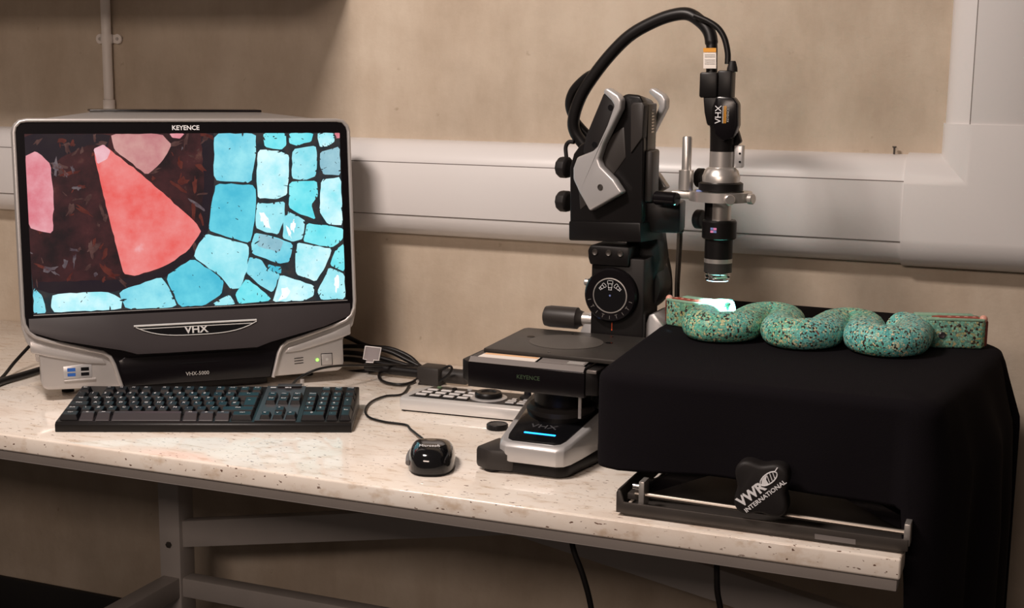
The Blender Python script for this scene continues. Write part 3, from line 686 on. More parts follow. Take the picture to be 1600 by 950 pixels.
MB().prism([(.207, -.546+.022, .1465), (.402, -.546+.022, .1465), (.414, -.352, .1465), (.206, -.352, .1465), (.2015, -.360, .1465)], (0, 0, .0065)).build('top_plate', M['plate'], st_, bevel=.0012)
MB().lathe((.297, -.434, .1531), [(.053, 0), (.053, .0005)], 56).build('insert', M['disc'], st_)
for hx, hy in ((.236, -.418), (.355, -.415)): MB().lathe((hx, hy, .1531), [(.0055, 0), (.0055, .0004)], 20).build('plate_hole', M['gloss'], st_)
for hx, hy in ((.30, -.512), (.285, -.375), (.345, -.37)): MB().lathe((hx, hy, .1531), [(.002, 0), (.002, .0004)], 12).build('plate_screw', M['gloss'], st_)
lb_ = MB().prism([(.209, -.5475, .1455), (.293, -.5475, .1455), (.293, -.5270, .1471), (.2125, -.5270, .1471)], (0, 0, .0006)).build('warning_label', M['sticker'], st_, smooth=0)
MB().prism([(.2125, -.5345, .1469), (.292, -.5345, .1469), (.292, -.5278, .1475), (.2130, -.5278, .1475)], (0, 0, .0003)).build('label_band', M['sticker_peach'], lb_, smooth=0)
gl = MB().prism([(.297, -.5475, .1455), (.363, -.5475, .1455), (.363, -.5270, .1471), (.297, -.5270, .1471)], (0, 0, .0006)).build('rating_label', M['sticker_grey'], st_, smooth=0)
for i in range(2): MB().prism([(.337, -.541+i*.006, .1466+i*.0005), (.360, -.541+i*.006, .1466+i*.0005), (.360, -.538+i*.006, .1468+i*.0005), (.337, -.538+i*.006, .1468+i*.0005)], (0, 0, .0003)).build('label_print', M['print_grey'], gl, smooth=0)
text('KEYENCE', .0080, (.2865, -.5553, .1245), (1, 0, 0), (0, 0, 1), M['print_stage'], st_)
# column with tilt dial
YC = -.345
col = MB().prism([(.302, YC, .022), (.384, YC, .022), (.384, -.27, .022), (.302, -.27, .022)], (0, 0, .245)).build('column', M['black'], ms, bevel=.003)
fl = MB().prism([(.302, YC-.008, .255), (.362, YC-.008, .255), (.362, YC-.008, .284), (.302, YC-.008, .284), (.298, YC-.008, .276), (.299, YC-.008, .265)], (0, .06, 0)).build('flange', M['black'], col, bevel=.003)
for hx in (.310, .331, .349): MB().lathe((hx, YC-.008, .274), [(.0048, 0), (.0040, .002), (.002, .001)], 14, (0, -1, 0)).build('bolt', M['tray'], fl)
dcn = Vector((.336, YC, .2120))
dl = MB().lathe(dcn, [(.040, 0), (.040, .010), (.0375, .0125), (.0265, .0125)], 56, (0, -1, 0)).build('tilt_dial', M['gloss_bezel'], col)
MB().lathe(dcn, [(.0262, .010), (.0262, .0132), (.0246, .0134), (.0246, .0120)], 56, (0, -1, 0)).build('dial_ring', M['steel'], dl)
MB().lathe(dcn, [(.0245, .009), (.0245, .0128)], 48, (0, -1, 0)).build('dial_face', M['gloss'], dl)
MB().lathe(dcn, [(.0014, .0128), (.0014, .0133)], 12, (0, -1, 0)).build('dial_dot', M['blueprint'], dl)
for i in range(-4, 5):
    a_ = math.radians(-90+i*19); cc = dcn+Vector((math.cos(a_)*.0325, -.0127, math.sin(a_)*.0325)); rd = Vector((math.cos(a_), 0, math.sin(a_))); tn = Vector((-rd.z, 0, rd.x))
    MB().prism([cc+rd*.0025+tn*.0004, cc+rd*.0025-tn*.0004, cc-rd*.0025-tn*.0004, cc-rd*.0025+tn*.0004], (0, -.0002, 0)).build('dial_mark', M['dial_print'], dl, smooth=0)
    if i % 2: MB().prism([cc-rd*.0025+tn*.0022, cc-rd*.0025-tn*.0022, cc-rd*.0032-tn*.0022, cc-rd*.0032+tn*.0022], (0, -.0002, 0)).build('dial_mark', M['dial_print'], dl, smooth=0)
def lensicon(cxx, czz, ang, s_):
    q = Matrix.Rotation(ang, 3, 'Y'); o = dcn+Vector((cxx, -.0130, czz)); w1 = []
    for sg2 in (-1, 1): w1.append([o+q @ Vector((sg2*x*s_, 0, z*s_)) for x, z in ((.0042, .007), (.0042, .002), (.0030, .0015), (.0030, -.004), (.0020, -.005), (.0020, -.0075))])
    mb = MB()
    for p_ in w1: mb.tube(p_, .00035, 5)
    for z in (.007, .002, -.004, -.0075): mb.tube([o+q @ Vector((-.003*s_, 0, z*s_)), o+q @ Vector((.003*s_, 0, z*s_))], .00035, 5)
    mb.build('dial_icon', M['legend'], dl, smooth=0)
lensicon(0, .0155, 0, .95); lensicon(-.0115, .0125, .85, .75); lensicon(.0115, .0125, -.85, .75)
MB().span((dcn.x-.0007, YC-.0006, .158), (dcn.x+.0007, YC+.001, .170)).build('index_mark', M['ledred'], col, smooth=0)
MB().lathe((.303, YC+.01, .226), [(.0035, 0), (.0035, .007), (.0055, .008), (.0055, .013), (.004, .0145)], 16, (-1, 0, 0)).build('lock_screw', M['steel'], col)
# fork feet either side of the column, tilt handle, rear hub
for poly in ([(.302, .022), (.302, .180), (.296, .180), (.282, .150), (.276, .022)], [(.384, .022), (.384, .170), (.388, .183), (.397, .186), (.411, .168), (.411, .022)]):
    MB().prism([(x, YC+.012, z) for x, z in poly], (0, .07, 0)).build('fork', M['silver2'], ms, bevel=.003)
th = MB().lathe((.284, -.325, .168), [(.011, 0), (.013, .006), (.0165, .009), (.0165, .052), (.0150, .060), (.010, .0625)], 28, (-1, 0, 0)).build('tilt_handle', M['dgrey'], ms, smooth=40)
MB().lathe((.303, -.325, .168), [(.010, 0), (.010, .022)], 20, (-1, 0, 0)).build('handle_collar', M['steel'], th)
MB().lathe((.350, -.255, .218), [(.042, -.035), (.044, -.031), (.044, .020), (.041, .024)], 40, (0, 1, 0)).build('rear_hub', M['dgrey'], ms, smooth=40)
MB().prism([(.340, -.30, .25), (.340, -.30, .30), (.388, -.30, .30), (.394, -.30, .262), (.382, -.30, .22), (.355, -.30, .22)], (0, .05, 0)).build('neck', M['black'], ms, bevel=.004)
# swivelling head
HA = math.radians(-15); HO = Vector((.335, -.295, 0)); ex = Vector((math.cos(HA), math.sin(HA), 0)); ey = Vector((-math.sin(HA), math.cos(HA), 0))
def hp(u, v, yp):
    P0 = HO+ey*yp; d = ray(u, v); t = (P0-CAM).dot(ey)/d.dot(ey); return CAM+d*t
HN = -.052
def hprism(px, y0, y1, dx=0): return MB().prism([hp(u, v, y0) for u, v in px], ey*(y1-y0))
hpx = [(889, 376), (1003, 379), (1006, 225), (1006, 160), (1000, 148), (978, 146), (962, 156), (946, 172), (924, 214), (905, 226), (895, 240), (889, 262)]
TP = .043
hn_ = [hp(u, v, HN) for u, v in hpx]
hf_ = [p+ey*(-2*HN)-ex*(TP*min(1, max(0, (u-925)/75)))-Vector((0, 0, .008 if v < 170 else 0)) for p, (u, v) in zip(hn_, hpx)]
hd = MB().loft([hn_, hf_], close=True, caps=True).build('head', M['black'], ms, bevel=.005, seg=3)
hprism([(888, 376), (888, 345), (1000, 348), (1002, 379)], HN-.003, HN+.06).build('head_skirt', M['black'], hd, bevel=.003)
hprism([(985, 165), (989, 160), (1003, 160), (1006, 165), (1003, 215), (985, 240)], HN-.003, HN+.01).build('slot_cover', M['dgrey'], hd, bevel=.0015)
hprism([(900, 262), (915, 234), (940, 222), (975, 196), (978, 246), (940, 300), (905, 330)], HN-.002, HN+.01).build('side_panel', M['dgrey'], hd, bevel=.004)
grip = [(956, 141), (949, 147), (921, 214), (917, 240), (935, 240), (945, 226), (975, 160), (970, 150)]
handle = [(955, 137), (951, 144), (965, 158), (969, 165), (958, 196), (943, 228), (936, 235), (911, 245), (905, 262), (905, 279), (914, 299), (931, 329), (982, 300), (968, 279), (948, 259), (944, 248), (952, 224), (979, 170), (980, 156), (975, 148), (960, 138)]
for side in (0, 1):
    def sideprism(px, d0, d1, shrink=1):
        P = [hp(u, v, HN) for u, v in px]
        if side: P = [p+ey*(-2*HN+.0) for p in P]; return MB().prism([p+ey*d0 for p in P], ey*(d1-d0))
        return MB().prism([p-ey*d0 for p in P], -ey*(d1-d0))
    gp = sideprism(grip, -.004, .012).build('grip', M['black_soft'], hd, bevel=.003) if not side else None
    h_ = sideprism(handle, .002, .017).build('handle', M['silver2'], hd, bevel=.0035, seg=3)
    if not side:
        bl = hp(938, 292.5, HN-.0172); MB().lathe(bl, [(.0045, 0), (.0045, .0010), (.0030, .0012), (.003, .0004)], 16, -ey).build('handle_bolt', M['tray'], h_)
        for u, v in ((954, 168), (929, 226)): MB().lathe(hp(u, v, HN-.0122), [(.0042, 0), (.0042, .0008)], 14, -ey).build('screw_hole', M['gloss'], gp)
for v in (262, 315):
    k0 = hp(890, v, HN+.03)
    kn = MB().lathe(k0, [(.012, 0), (.0165, .003), (.0165, .014), (.0145, .018), (.010, .018)], 10, -ex).build('focus_knob', M['black_soft'], hd, bevel=.0012, smooth=25)
MB().tube(spline([hp(897, 222, HN+.03), hp(889, 222, HN+.03), hp(884, 230, HN+.03), hp(885, 246, HN+.03)], 6), .0032, 10).build('loop', M['black_soft'], hd, smooth=60)
# front face details of the head
fx0 = (hp(1006, 230, HN)-HO).dot(ex)
TA = math.atan2(TP, -2*HN)
def fbox(x0, x1, y0, y1, z0, z1):
    q = MB(); m3 = Matrix.Rotation(HA+TA, 3, 'Z'); o = HO+ex*fx0+ey*HN
    fx = m3 @ Vector((1, 0, 0)); fy = m3 @ Vector((0, 1, 0))
    c_ = o+fx*((x0+x1)/2-fx0)+fy*((y0+y1)/2-HN); c_.z = (z0+z1)/2
    return q.box(c_, (x1-x0, y1-y0, z1-z0), m3)
fbox(fx0-.004, fx0+.002, -.030, .046, .300, .490).build('front_face', M['dgrey'], hd, bevel=.002)
for i in range(8): fbox(fx0+.001, fx0+.0026, -.004, .020, .448+i*.0045, .4502+i*.0045).build('vent_slot', M['gloss'], hd, smooth=0)
fc = fbox(fx0+.000, fx0+.012, -.040, .022, .350, .424).build('slide_block', M['dgrey'], hd, bevel=.004)
ab = fbox(fx0+.000, fx0+.052, -.030, .026, .306, .350).build('arm_block', M['black'], hd, bevel=.003)
ac = Vector(HO+ex*(fx0+.012)+ey*(-.036)); ac.z = .3575
MB().lathe(ac, [(.0085, 0), (.0100, .002), (.0100, .034), (.0085, .036)], 24, ex).build('arm_boss', M['gloss_bezel'], hd)
for zz in (.385, .325):
    q = Vector(HO+ex*(fx0+.046)+ey*.022); q.z = zz; MB().lathe(q, [(.012, 0), (.014, .002), (.014, .010), (.011, .012)], 18, ex).build('clamp_knob', M['black_soft'], hd)
# lens holder: arm, ring and pin
LC = at(1126, 300, y=-.33); LX, LY_ = LC.x, -.33
zr0 = at(1127, 317, y=-.33).z+.001; zr1 = at(1127, 299, y=-.33).z
pr = at(1072, 280, y=-.335)
n_ = 56; RO, RI = .0445, .0330
arm = MB(); vs = []
for z in (zr0+.002, zr1):
    for rr in (RO, RI):
        for i in range(n_): a_ = 2*math.pi*i/n_; vs.append((LX+rr*math.cos(a_), LY_+rr*math.sin(a_), z))
fs = []
for i in range(n_):
    j = (i+1) % n_; fs += [(i, j, 2*n_+j, 2*n_+i), (n_+j, n_+i, 3*n_+i, 3*n_+j), (2*n_+i, 2*n_+j, 3*n_+j, 3*n_+i), (j, i, n_+i, n_+j)]
arm.add(vs, fs)
hr = arm.build('holder_ring', M['steel'], ms, smooth=40)
MB().prism([(pr.x-.018, pr.y-.014, zr0+.004), (LX-RI-.004, LY_-.016, zr0+.004), (LX-RI-.004, LY_+.016, zr0+.004), (pr.x-.018, pr.y+.014, zr0+.004)], (0, 0, zr1-zr0-.005)).build('holder_arm', M['steel'], hr, bevel=.002)
MB().box((pr.x+.024, pr.y-.006, zr1+.001), (.010, .016, .002)).build('blue_mark', M['blueprint'], hr, smooth=0)
for a_ in (-62, -18): 
    dv = Vector((math.cos(math.radians(a_)), math.sin(math.radians(a_)), 0)); MB().lathe(Vector((LX, LY_, (zr0+zr1)/2))+dv*(RO-.001), [(.003, 0), (.003, .003), (.0075, .0032), (.0075, .009), (.0065, .010)], 18, dv).build('clamp_screw', M['steel'], hr)
zb = zr1; zt_ = at(1072, 213, y=-.335).z; zm = at(1072, 266, y=-.335).z
MB().lathe((pr.x, pr.y, zb), [(.0105, 0), (.0105, zm-zb), (.0068, zm-zb+.0005), (.0068, zt_-zb-.002), (.0055, zt_-zb)], 24).build('pin', M['steel'], hr, smooth=40)
for pts in ([(1062, 350, -.275), (1062, 372, -.235), (1060, 410, -.13), (1058, 450, -.05), (1058, 500, -.028), (1058, 596, -.028)], [(1030, 378, -.24), (1040, 400, -.18), (1046, 430, -.09), (1047, 470, -.04), (1046, 520, -.028), (1046, 594, -.028)]):
    MB().tube(spline([at(u, v, y=y_) for u, v, y_ in pts], 6), .0044, 10).build('stand_cable', M['cable'], ms, smooth=60)
cb = at(1062, 350, y=-.275); MB().lathe((cb.x, -.275, cb.z-.012), [(.006, 0), (.007, .004), (.007, .02)], 14).build('cable_plug', M['black_soft'], ms)

# ---------------------------------------------------------------- lens unit
lu = empty('microscope_lens', (LX, LY_, zr0), 'black and silver zoom lens with camera held in the ring, lit at its tip', 'microscope lens')
def zz(v): return at(1126, v, y=-.33).z
S_ = pxm(LC)
def lpart(name, mt, prof, par=None, n=40, dx=0, dy=0, smooth=35):
    return MB().lathe((LX+dx, LY_+dy, 0), [(r*S_, zz(v)) for r, v in prof], n).build(name, M[mt], par or lu, smooth=smooth)
lpart('camera_body', 'black', [(19, 237), (20, 200), (21, 196), (21, 168), (18, 156), (13, 149), (8, 147)])
lpart('zoom_barrel', 'steel', [(22, 262), (19.5, 261), (19.5, 236.5)])
lpart('flare_ring', 'steel', [(29, 284.5), (29.5, 275), (28, 272), (26, 266), (21, 261.5)])
lpart('mount_ring', 'black', [(30, 298), (34.5, 297), (34.5, 286), (31, 284)], n=48)
lpart('lower_barrel', 'steel', [(18, 344), (18, 298)])
lpart('side_cover', 'black', [(13, 344), (13, 316)], dx=-.0095, dy=-.003)
lpart('zoom_collar', 'black', [(25, 373), (27, 371), (27, 346), (25, 343.5)])
lpart('lens_tube', 'black', [(22, 404), (22, 374)])
lpart('silver_band', 'steel', [(22.2, 410), (22.2, 403.5)])
lpart('grip_ring', 'dgrey', [(22, 425), (22, 409.5)])
tipo = lpart('lens_tip', 'chrome', [(17, 438), (19.5, 437), (19.5, 434), (18.8, 433.4), (19.8, 432), (19.8, 428), (20.6, 427), (20.6, 425)])
MB().lathe((LX, LY_, zz(438.4)), [(.0155, 0), (.0155, .0006)], 32).build('ring_light', M['lensglow'], tipo)
fwd = (CAM-Vector((LX, LY_, CAM.z))).normalized(); rgt = Vector((0, 0, 1)).cross(fwd)
def onb(rpx, v, side=0): return Vector((LX, LY_, zz(v)))+(fwd*math.cos(side)+rgt*math.sin(side))*(rpx*S_+.0003)
for i, (mm, dv) in enumerate((('blueprint', -2.7), ('pinkprint', -2.7), ('pinkprint', 1.6), ('blueprint', 1.6))):
    sd_ = -.42+(.18 if i % 2 else 0); p0 = onb(27, 358+dv, sd_); r_ = (rgt*math.cos(sd_)-fwd*math.sin(sd_)); n2 = (fwd*math.cos(sd_)+rgt*math.sin(sd_))
    MB().prism([p0-r_*.0022+Vector((0, 0, .0016)), p0+r_*.0022+Vector((0, 0, .0016)), p0+r_*.0022-Vector((0, 0, .0016)), p0-r_*.0022-Vector((0, 0, .0016))], n2*.0004).build('colour_mark', M[mm], lu, smooth=0)
# head of the camera: connector housings
u1 = rgt
def lbox(name, mt, u0, u1_, v0, v1, d0, d1, bev=.002, par=None):
    P = []
    a_ = at(u0, v1, y=-.33); b_ = at(u1_, v1, y=-.33)
    z0 = zz(v1); z1 = zz(v0)
    return MB().prism([(a_.x, LY_+d0, z0), (b_.x, LY_+d0, z0), (b_.x, LY_+d1, z0), (a_.x, LY_+d1, z0)], (0, 0, z1-z0)).build(name, M[mt], par or lu, bevel=bev)
lbox('connector_housing', 'black', 1096, 1124, 113, 153, -.016, .014, .003)
lbox('connector_housing', 'black', 1122, 1145, 110, 160, -.012, .014, .003)
P = [at(u, v, y=-.344) for u, v in ((1098, 150), (1124, 150), (1124, 200), (1104, 196), (1100, 176))]
MB().prism(P, (0, .026, 0)).build('side_housing', M['black'], lu, bevel=.003)
MB().prism([at(u, v, y=-.350) for u, v in ((1117, 154), (1122, 150), (1146, 152), (1153, 162), (1153, 196), (1146, 215), (1130, 222), (1118, 212), (1113, 195))], (0, .02, 0)).build('badge_face', M['gloss_bezel'], lu, bevel=.003)
tp = at(1122, 180, y=-.3506); text('VHX', .0125, at(1122.5, 179, y=-.3508), (0, 0, 1), (-1, 0, 0), M['legend'], lu, depth=.0004)
for u, mm in ((1129, 'print_grey'), (1131.2, 'orange'), (1133.5, 'orange')):
    a_ = at(u, 192, y=-.3506); MB().box((a_.x, -.3506, at(u, 179, y=-.3506).z), (.0011, .0006, .024)).build('badge_stripe', M[mm], lu, smooth=0)
text('KEYENCE', .0045, at(1137.5, 180, y=-.3508), (0, 0, 1), (-1, 0, 0), M['print_grey'], lu, depth=.0004)
cl_ = lbox('clip', 'silver2', 1148, 1161, 226, 261, -.006, .008, .002); 
for v in (240, 253): 
    q = at(1156, v, y=LY_-.0062); MB().lathe(q, [(.0016, 0), (.0016, .0006)], 10, (0, -1, 0)).build('clip_screw', M['gloss'], cl_)
P = [at(u, v, y=-.33) for u, v in ((1146, 195), (1153, 205), (1158, 222), (1150, 228), (1144, 228))]; MB().prism(P, (0, .012, 0)).build('clip_arm', M['black'], lu, bevel=.002)
lpart('cable_boot', 'black_soft', [(8.5, 112), (8, 106), (5.5, 97), (4.5, 95)], dx=.010, n=16)
hy = -.325
def hose(name, pts, r, y0=hy, y1=None):
    n2 = len(pts); P = [at(u, v, y=y0+((y1 if y1 is not None else y0)-y0)*i/(n2-1)) for i, (u, v) in enumerate(pts)]
    return MB().tube(spline(P, 8), r, 14).build(name, M['cable'], lu, smooth=60)
hose('hose', [(1112, 115), (1112, 92), (1112, 70), (1108, 50), (1095, 34), (1075, 22), (1050, 24), (1020, 35), (985, 55), (955, 84), (928, 118), (908, 150), (897, 182), (898, 205), (914, 228), (935, 250)], lambda t: .0092 if t > .14 else .0080, hy, -.275)
hose('camera_cable', [(1137, 100), (1137, 82), (1132, 60), (1122, 44), (1106, 33), (1085, 24)], .0042, hy-.006, hy)
hose('rear_cable', [(932, 113), (915, 122), (896, 142), (890, 165), (900, 190), (925, 218), (940, 235)], .0070, -.291, -.25)
fl_ = MB().prism([at(u, v, y=-.337) for u, v in ((1099, 75), (1119, 75), (1119, 107), (1099, 107))], (0, .0008, 0)).build('cable_flag', M['sticker'], lu, smooth=0)
MB().prism([at(u, v, y=-.3374) for u, v in ((1099, 75), (1119, 75), (1119, 81.5), (1099, 81.5))], (0, -.0003, 0)).build('flag_band', M['orange'], fl_, smooth=0)
for v in (85, 88, 93, 96, 99): MB().prism([at(u, vv, y=-.3374) for u, vv in ((1101, v), (1117, v), (1117, v+.9), (1101, v+.9))], (0, -.0003, 0)).build('flag_print', M['print_grey'], fl_, smooth=0)
# light of the lens: ring light shining straight down
sl = bpy.data.lights.new('lens_spot', 'SPOT'); sl.energy = 14.0; sl.color = (.50, .86, 1); sl.spot_size = math.radians(95); sl.spot_blend = .5; sl.shadow_soft_size = .008
so = bpy.data.objects.new('lens_spot', sl); COL.objects.link(so); so.location = (LX, LY_, zz(440))

# ---------------------------------------------------------------- lab jack under the cloth
ZT = .168
jk = empty('lab_jack', (.63, -.58, 0), 'grey metal lab jack with steel rod and black lobed knob under the cloth', 'lab jack')
x0, x1 = .462, .806
bt = MB().span((x0+.008, -.700, .0), (x1-.004, -.47, .006)).build('base_plate', M['tray'], jk, bevel=.001)
MB().prism([(x0, -.704, .004), (x0, -.704, .030), (x0+.003, -.704, .033), (x0+.006, -.704, .031), (x0+.010, -.704, .018), (x1, -.704, .018), (x1, -.704, .004)], (0, .004, 0)).build('front_lip', M['tray'], bt, bevel=.0012)
MB().span((x0, -.700, .004), (x0+.003, -.48, .032)).build('side_lip', M['tray'], bt, bevel=.001)
rl = at(1375, 832, y=-.7042); MB().prism([at(u, v, y=-.7043) for u, v in ((1273, 834), (1337, 843), (1337, 851), (1273, 842))], (0, -.0003, 0)).build('rating_label', M['sticker_grey'], bt, smooth=0)
MB().tube([(x0+.02, -.690, .0265), (x1-.002, -.690, .0220)], .0030, 12).build('rod', M['rod'], jk)
for xx, zh in ((x0+.026, .044), (x1-.006, .034)): MB().span((xx, -.697, .008), (xx+.007, -.675, zh)).build('rod_bracket', M['steel'], jk, bevel=.001)
MB().lathe((x0+.026, -.692, .036), [(.0045, 0), (.0045, .008)], 14, (-1, 0, 0)).build('pivot', M['chrome'], jk)
MB().span((x0+.010, -.690, .018), (x0+.026, -.672, .026)).build('slider', M['tray'], jk, bevel=.001)
for yy in (-.655, -.50):
    for s_ in (-1, 1):
        a_ = Vector((.637+s_*.155, yy, .014)); b_ = Vector((.637-s_*.15, yy, ZT-.022)); d = Vector((0, 0, .016))
        MB().prism([a_, b_, b_+d, a_+d], (0, .005 if s_ > 0 else .011, 0)).build('scissor_arm', M['gloss_bezel'], jk)
MB().prism([(.440, -.640, ZT-.012), (.800, -.640, ZT-.012), (.845, -.29, ZT-.012), (.715, -.10, ZT-.012), (.43, -.10, ZT-.012)], (0, 0, .009)).build('top_plate', M['tray'], jk, bevel=.001)
kc_ = Vector((.639, -.712, .0575)); kp = []
for i in range(64):
    a_ = 2*math.pi*i/64; r = .0335+.0052*math.cos(4*(a_-math.pi/4)); kp.append(kc_+Vector((math.cos(a_)*r, 0, math.sin(a_)*r*1.02)))
kb_ = MB().prism(kp, (0, .026, 0)).build('knob', M['black_soft'], jk, bevel=.005, seg=3, smooth=45)
MB().lathe((.639, -.69, .0575), [(.007, 0), (.007, .12)], 16, (0, 1, 0)).build('screw_shaft', M['steel'], jk)
dg_ = math.radians(43); R2 = Vector((math.cos(dg_), 0, math.sin(dg_))); U2 = Vector((-math.sin(dg_), 0, math.cos(dg_)))
kf = kc_+Vector((0, -.0003, 0))
text('VWR', .0165, kf-R2*.0125+U2*.0020, R2, U2, M['legend'], kb_, depth=.0006, bold=.0006, sx=1.0)
text('INTERNATIONAL', .0072, kf-R2*.0005-U2*.0092, R2, U2, M['legend'], kb_, depth=.0006, bold=.0001, sx=1.1)
lf = kf+R2*.0165+U2*.0045
def ell(a, b_, n=20, c=(0, 0), half=None): return [lf+R2*(c[0]+a*math.cos(2*math.pi*i/n))+U2*(c[1]+b_*math.sin(2*math.pi*i/n)) for i in range(n)]
MB().tube(ell(.0120, .0056)+[ell(.0120, .0056)[0]], .0008, 5).build('emblem', M['legend'], kb_, smooth=60)
MB().prism([lf+R2*x+U2*y for x, y in ((-.0120, -.001), (-.006, .0046), (.002, .0052), (-.003, .001), (-.004, -.0052), (-.009, -.0040))], (0, -.0004, 0)).build('emblem_leaf', M['legend'], kb_, smooth=0)
for i in range(3): MB().tube([lf+R2*(-.002+i*.004)+U2*-.004, lf+R2*(.001+i*.004)+U2*.004], .0006, 5).build('emblem_vein', M['legend'], kb_, smooth=0)
MB().tube([lf+R2*.011+U2*.002, lf+R2*.017+U2*.004], .0007, 5).build('emblem_tail', M['legend'], kb_, smooth=0)

# ---------------------------------------------------------------- cloth
def cloth():
    rc = .022
    poly = [(.400, -.060), (.430, -.655), (.815, -.655), (.868, -.285), (.722, -.070)]   # back left, front left, front right, right, back right
    drops = [('L', .012), ('F', .129), ('R', .46), ('B', .30), ('Z', .012)]
    n = len(poly); per = []
    P = [Vector(p) for p in poly]
    for i in range(n):
        a_, b_, c_ = P[i], P[(i+1) % n], P[(i+2) % n]
        d1 = (b_-a_).normalized(); d2 = (c_-b_).normalized(); n1 = Vector((d1.y, -d1.x)); n2 = Vector((d2.y, -d2.x))
        m_ = 44 if drops[i][0] in 'FR' else 16
        for k in range(m_):
            t = k/m_; p = (a_+d1*rc)+(b_-a_-d1*2*rc)*t; per.append((p, n1, drops[i][0], t))
        for k in range(8):
            t = k/8; nn = (n1*(1-t)+n2*t).normalized(); cc = b_-d1*rc+d2*rc
            p = (b_-d1*rc)*(1-t)**2+b_*2*t*(1-t)+(b_+d2*rc)*t*t; per.append((p, nn, drops[i][0]+drops[(i+1) % n][0], t))
    D_ = dict(drops)
    def drop(k, t):
        if k == 'F': return .129-.006*min(1, t*3)+.010*max(0, t-.4)/.6
        if k == 'FR': return .133+.33*min(1, max(0, t-.05)*3.5)
        if k == 'LF': return .012+.117*min(1, max(0, t-.1)*6)
        if len(k) == 2: return D_[k[0]]*(1-t)+D_[k[1]]*t
        return D_[k]
    K = 34; rows = []
    for j in range(K+1):
        row = []; s_ = j/K
        for p, nn, k, t in per:
            d = s_*drop(k, t)
            if d < .020: a_ = d/.020*math.pi/2; o = .0125*math.sin(a_); dz = .0125*(1-math.cos(a_))
            else: o = .0125; dz = d-.0075
            f_ = 0
            if k == 'F': f_ = .003*math.sin(t*11+.6)*min(1, dz/.08)
            if k == 'R':
                f_ = .034*min(1, dz/.09)*math.sin(math.pi*min(1, .10+t*.8))**.7+.010*math.sin(t*15+.8)*min(1, dz/.2)
            if k == 'FR': f_ = .010*t*min(1, dz/.1)+.006*min(1, dz/.12)
            if k == 'RB': f_ = .030*(1-t)*min(1, dz/.09)
            if k == 'R' and t < .15: f_ = f_*t/.15+.016*min(1, dz/.1)*(1-t/.15)
            row.append((p.x+nn.x*(o+f_), p.y+nn.y*(o+f_), ZT-dz))
        rows.append(row)
    mb = MB(); mb.loft(rows, close=True)
    cc = Vector((.63, -.36)); rings = []
    for s_ in (1, .8, .55, .3, .06): rings.append([(cc.x+(p.x-cc.x)*s_, cc.y+(p.y-cc.y)*s_, ZT) for p, *_ in per])
    mb.loft(rings, close=True); b0 = len(mb.v); mb.f.append(tuple(range(b0-len(per), b0)))
    return mb
cl = cloth().build('black_cloth', M['cloth'], smooth=70, solid=.0014)
tag(cl, 'black cloth draped over the jack and hanging past the end of the bench', 'cloth')
# ---------------------------------------------------------------- serpent sculpture
def mosaic(name, cols, scale, dark, red):
    m = mat(name, (.3, .5, .4), .42); nt, b, N_, L_ = nodes(m)
    tc = N_.new('ShaderNodeTexCoord').outputs['Object']
    v = N_.new('ShaderNodeTexVoronoi'); v.inputs['Scale'].default_value = scale; L_.new(tc, v.inputs['Vector'])
    ve = N_.new('ShaderNodeTexVoronoi'); ve.feature = 'DISTANCE_TO_EDGE'; ve.inputs['Scale'].default_value = scale; L_.new(tc, ve.inputs['Vector'])
    sep = N_.new('ShaderNodeSeparateColor'); L_.new(v.outputs['Color'], sep.inputs[0])
    c = ramp(nt, cols); c.color_ramp.interpolation = 'LINEAR'; L_.new(sep.outputs[0], c.inputs[0])
    dk = ramp(nt, [(0, (0, 0, 0)), (dark, (0, 0, 0)), (dark+.01, (1, 1, 1))]); L_.new(sep.outputs[1], dk.inputs[0])
    big = ramp(nt, [(.42, (.95, .92, .66)), (.58, (1, 1, 1.0))]); L_.new(noise(nt, tc, 9, 3), big.inputs[0])
    o1 = mixc(nt, .8, c.outputs[0], big.outputs[0], 'MULTIPLY')
    o2 = mixc(nt, dk.outputs[0], (.035, .022, .015), o1)
    ed = ramp(nt, [(0, (0, 0, 0)), (.02, (0, 0, 0)), (.06, (1, 1, 1))]); L_.new(ve.outputs['Distance'], ed.inputs[0])
    o3 = mixc(nt, ed.outputs[0], (.14, .20, .16), o2)
    rp = ramp(nt, [(red, (0, 0, 0)), (red+.01, (1, 1, 1))]); L_.new(noise(nt, tc, 30, 2), rp.inputs[0])
    L_.new(mixc(nt, rp.outputs[0], o3, (.22, .045, .03)), b.inputs['Base Color'])
    bp = N_.new('ShaderNodeBump'); bp.inputs['Strength'].default_value = .55; bp.inputs['Distance'].default_value = .0012
    hm = N_.new('ShaderNodeMath'); hm.operation = 'ADD'; L_.new(ed.outputs[0], hm.inputs[0]); L_.new(sep.outputs[2], hm.inputs[1]); L_.new(hm.outputs[0], bp.inputs['Height']); L_.new(bp.outputs[0], b.inputs['Normal'])
    return m
M['mosaic'] = mosaic('turquoise_mosaic', [(.0, (.07, .38, .37)), (.25, (.12, .55, .54)), (.55, (.20, .70, .66)), (.76, (.32, .67, .55)), (.86, (.66, .68, .45)), (1, (.84, .80, .58))], 400, .15, .76)
M['mosaic_head'] = mosaic('dull_mosaic', [(.0, (.08, .27, .22)), (.35, (.18, .46, .35)), (.65, (.28, .56, .42)), (.85, (.36, .38, .18)), (1, (.48, .40, .20))], 330, .12, .74)
M['red_inlay'] = mat('red_shell', (.30, .05, .03), .35, var=.35, vscale=90)
M['dark_red'] = mat('dark_red_shell', (.15, .03, .022), .4, var=.4, vscale=120)
M['pink_inlay'] = mat('pink_shell', (.72, .36, .28), .4)
M['rim_green'] = mat('pale_green_rim', (.25, .42, .30), .5, var=.3, vscale=200)
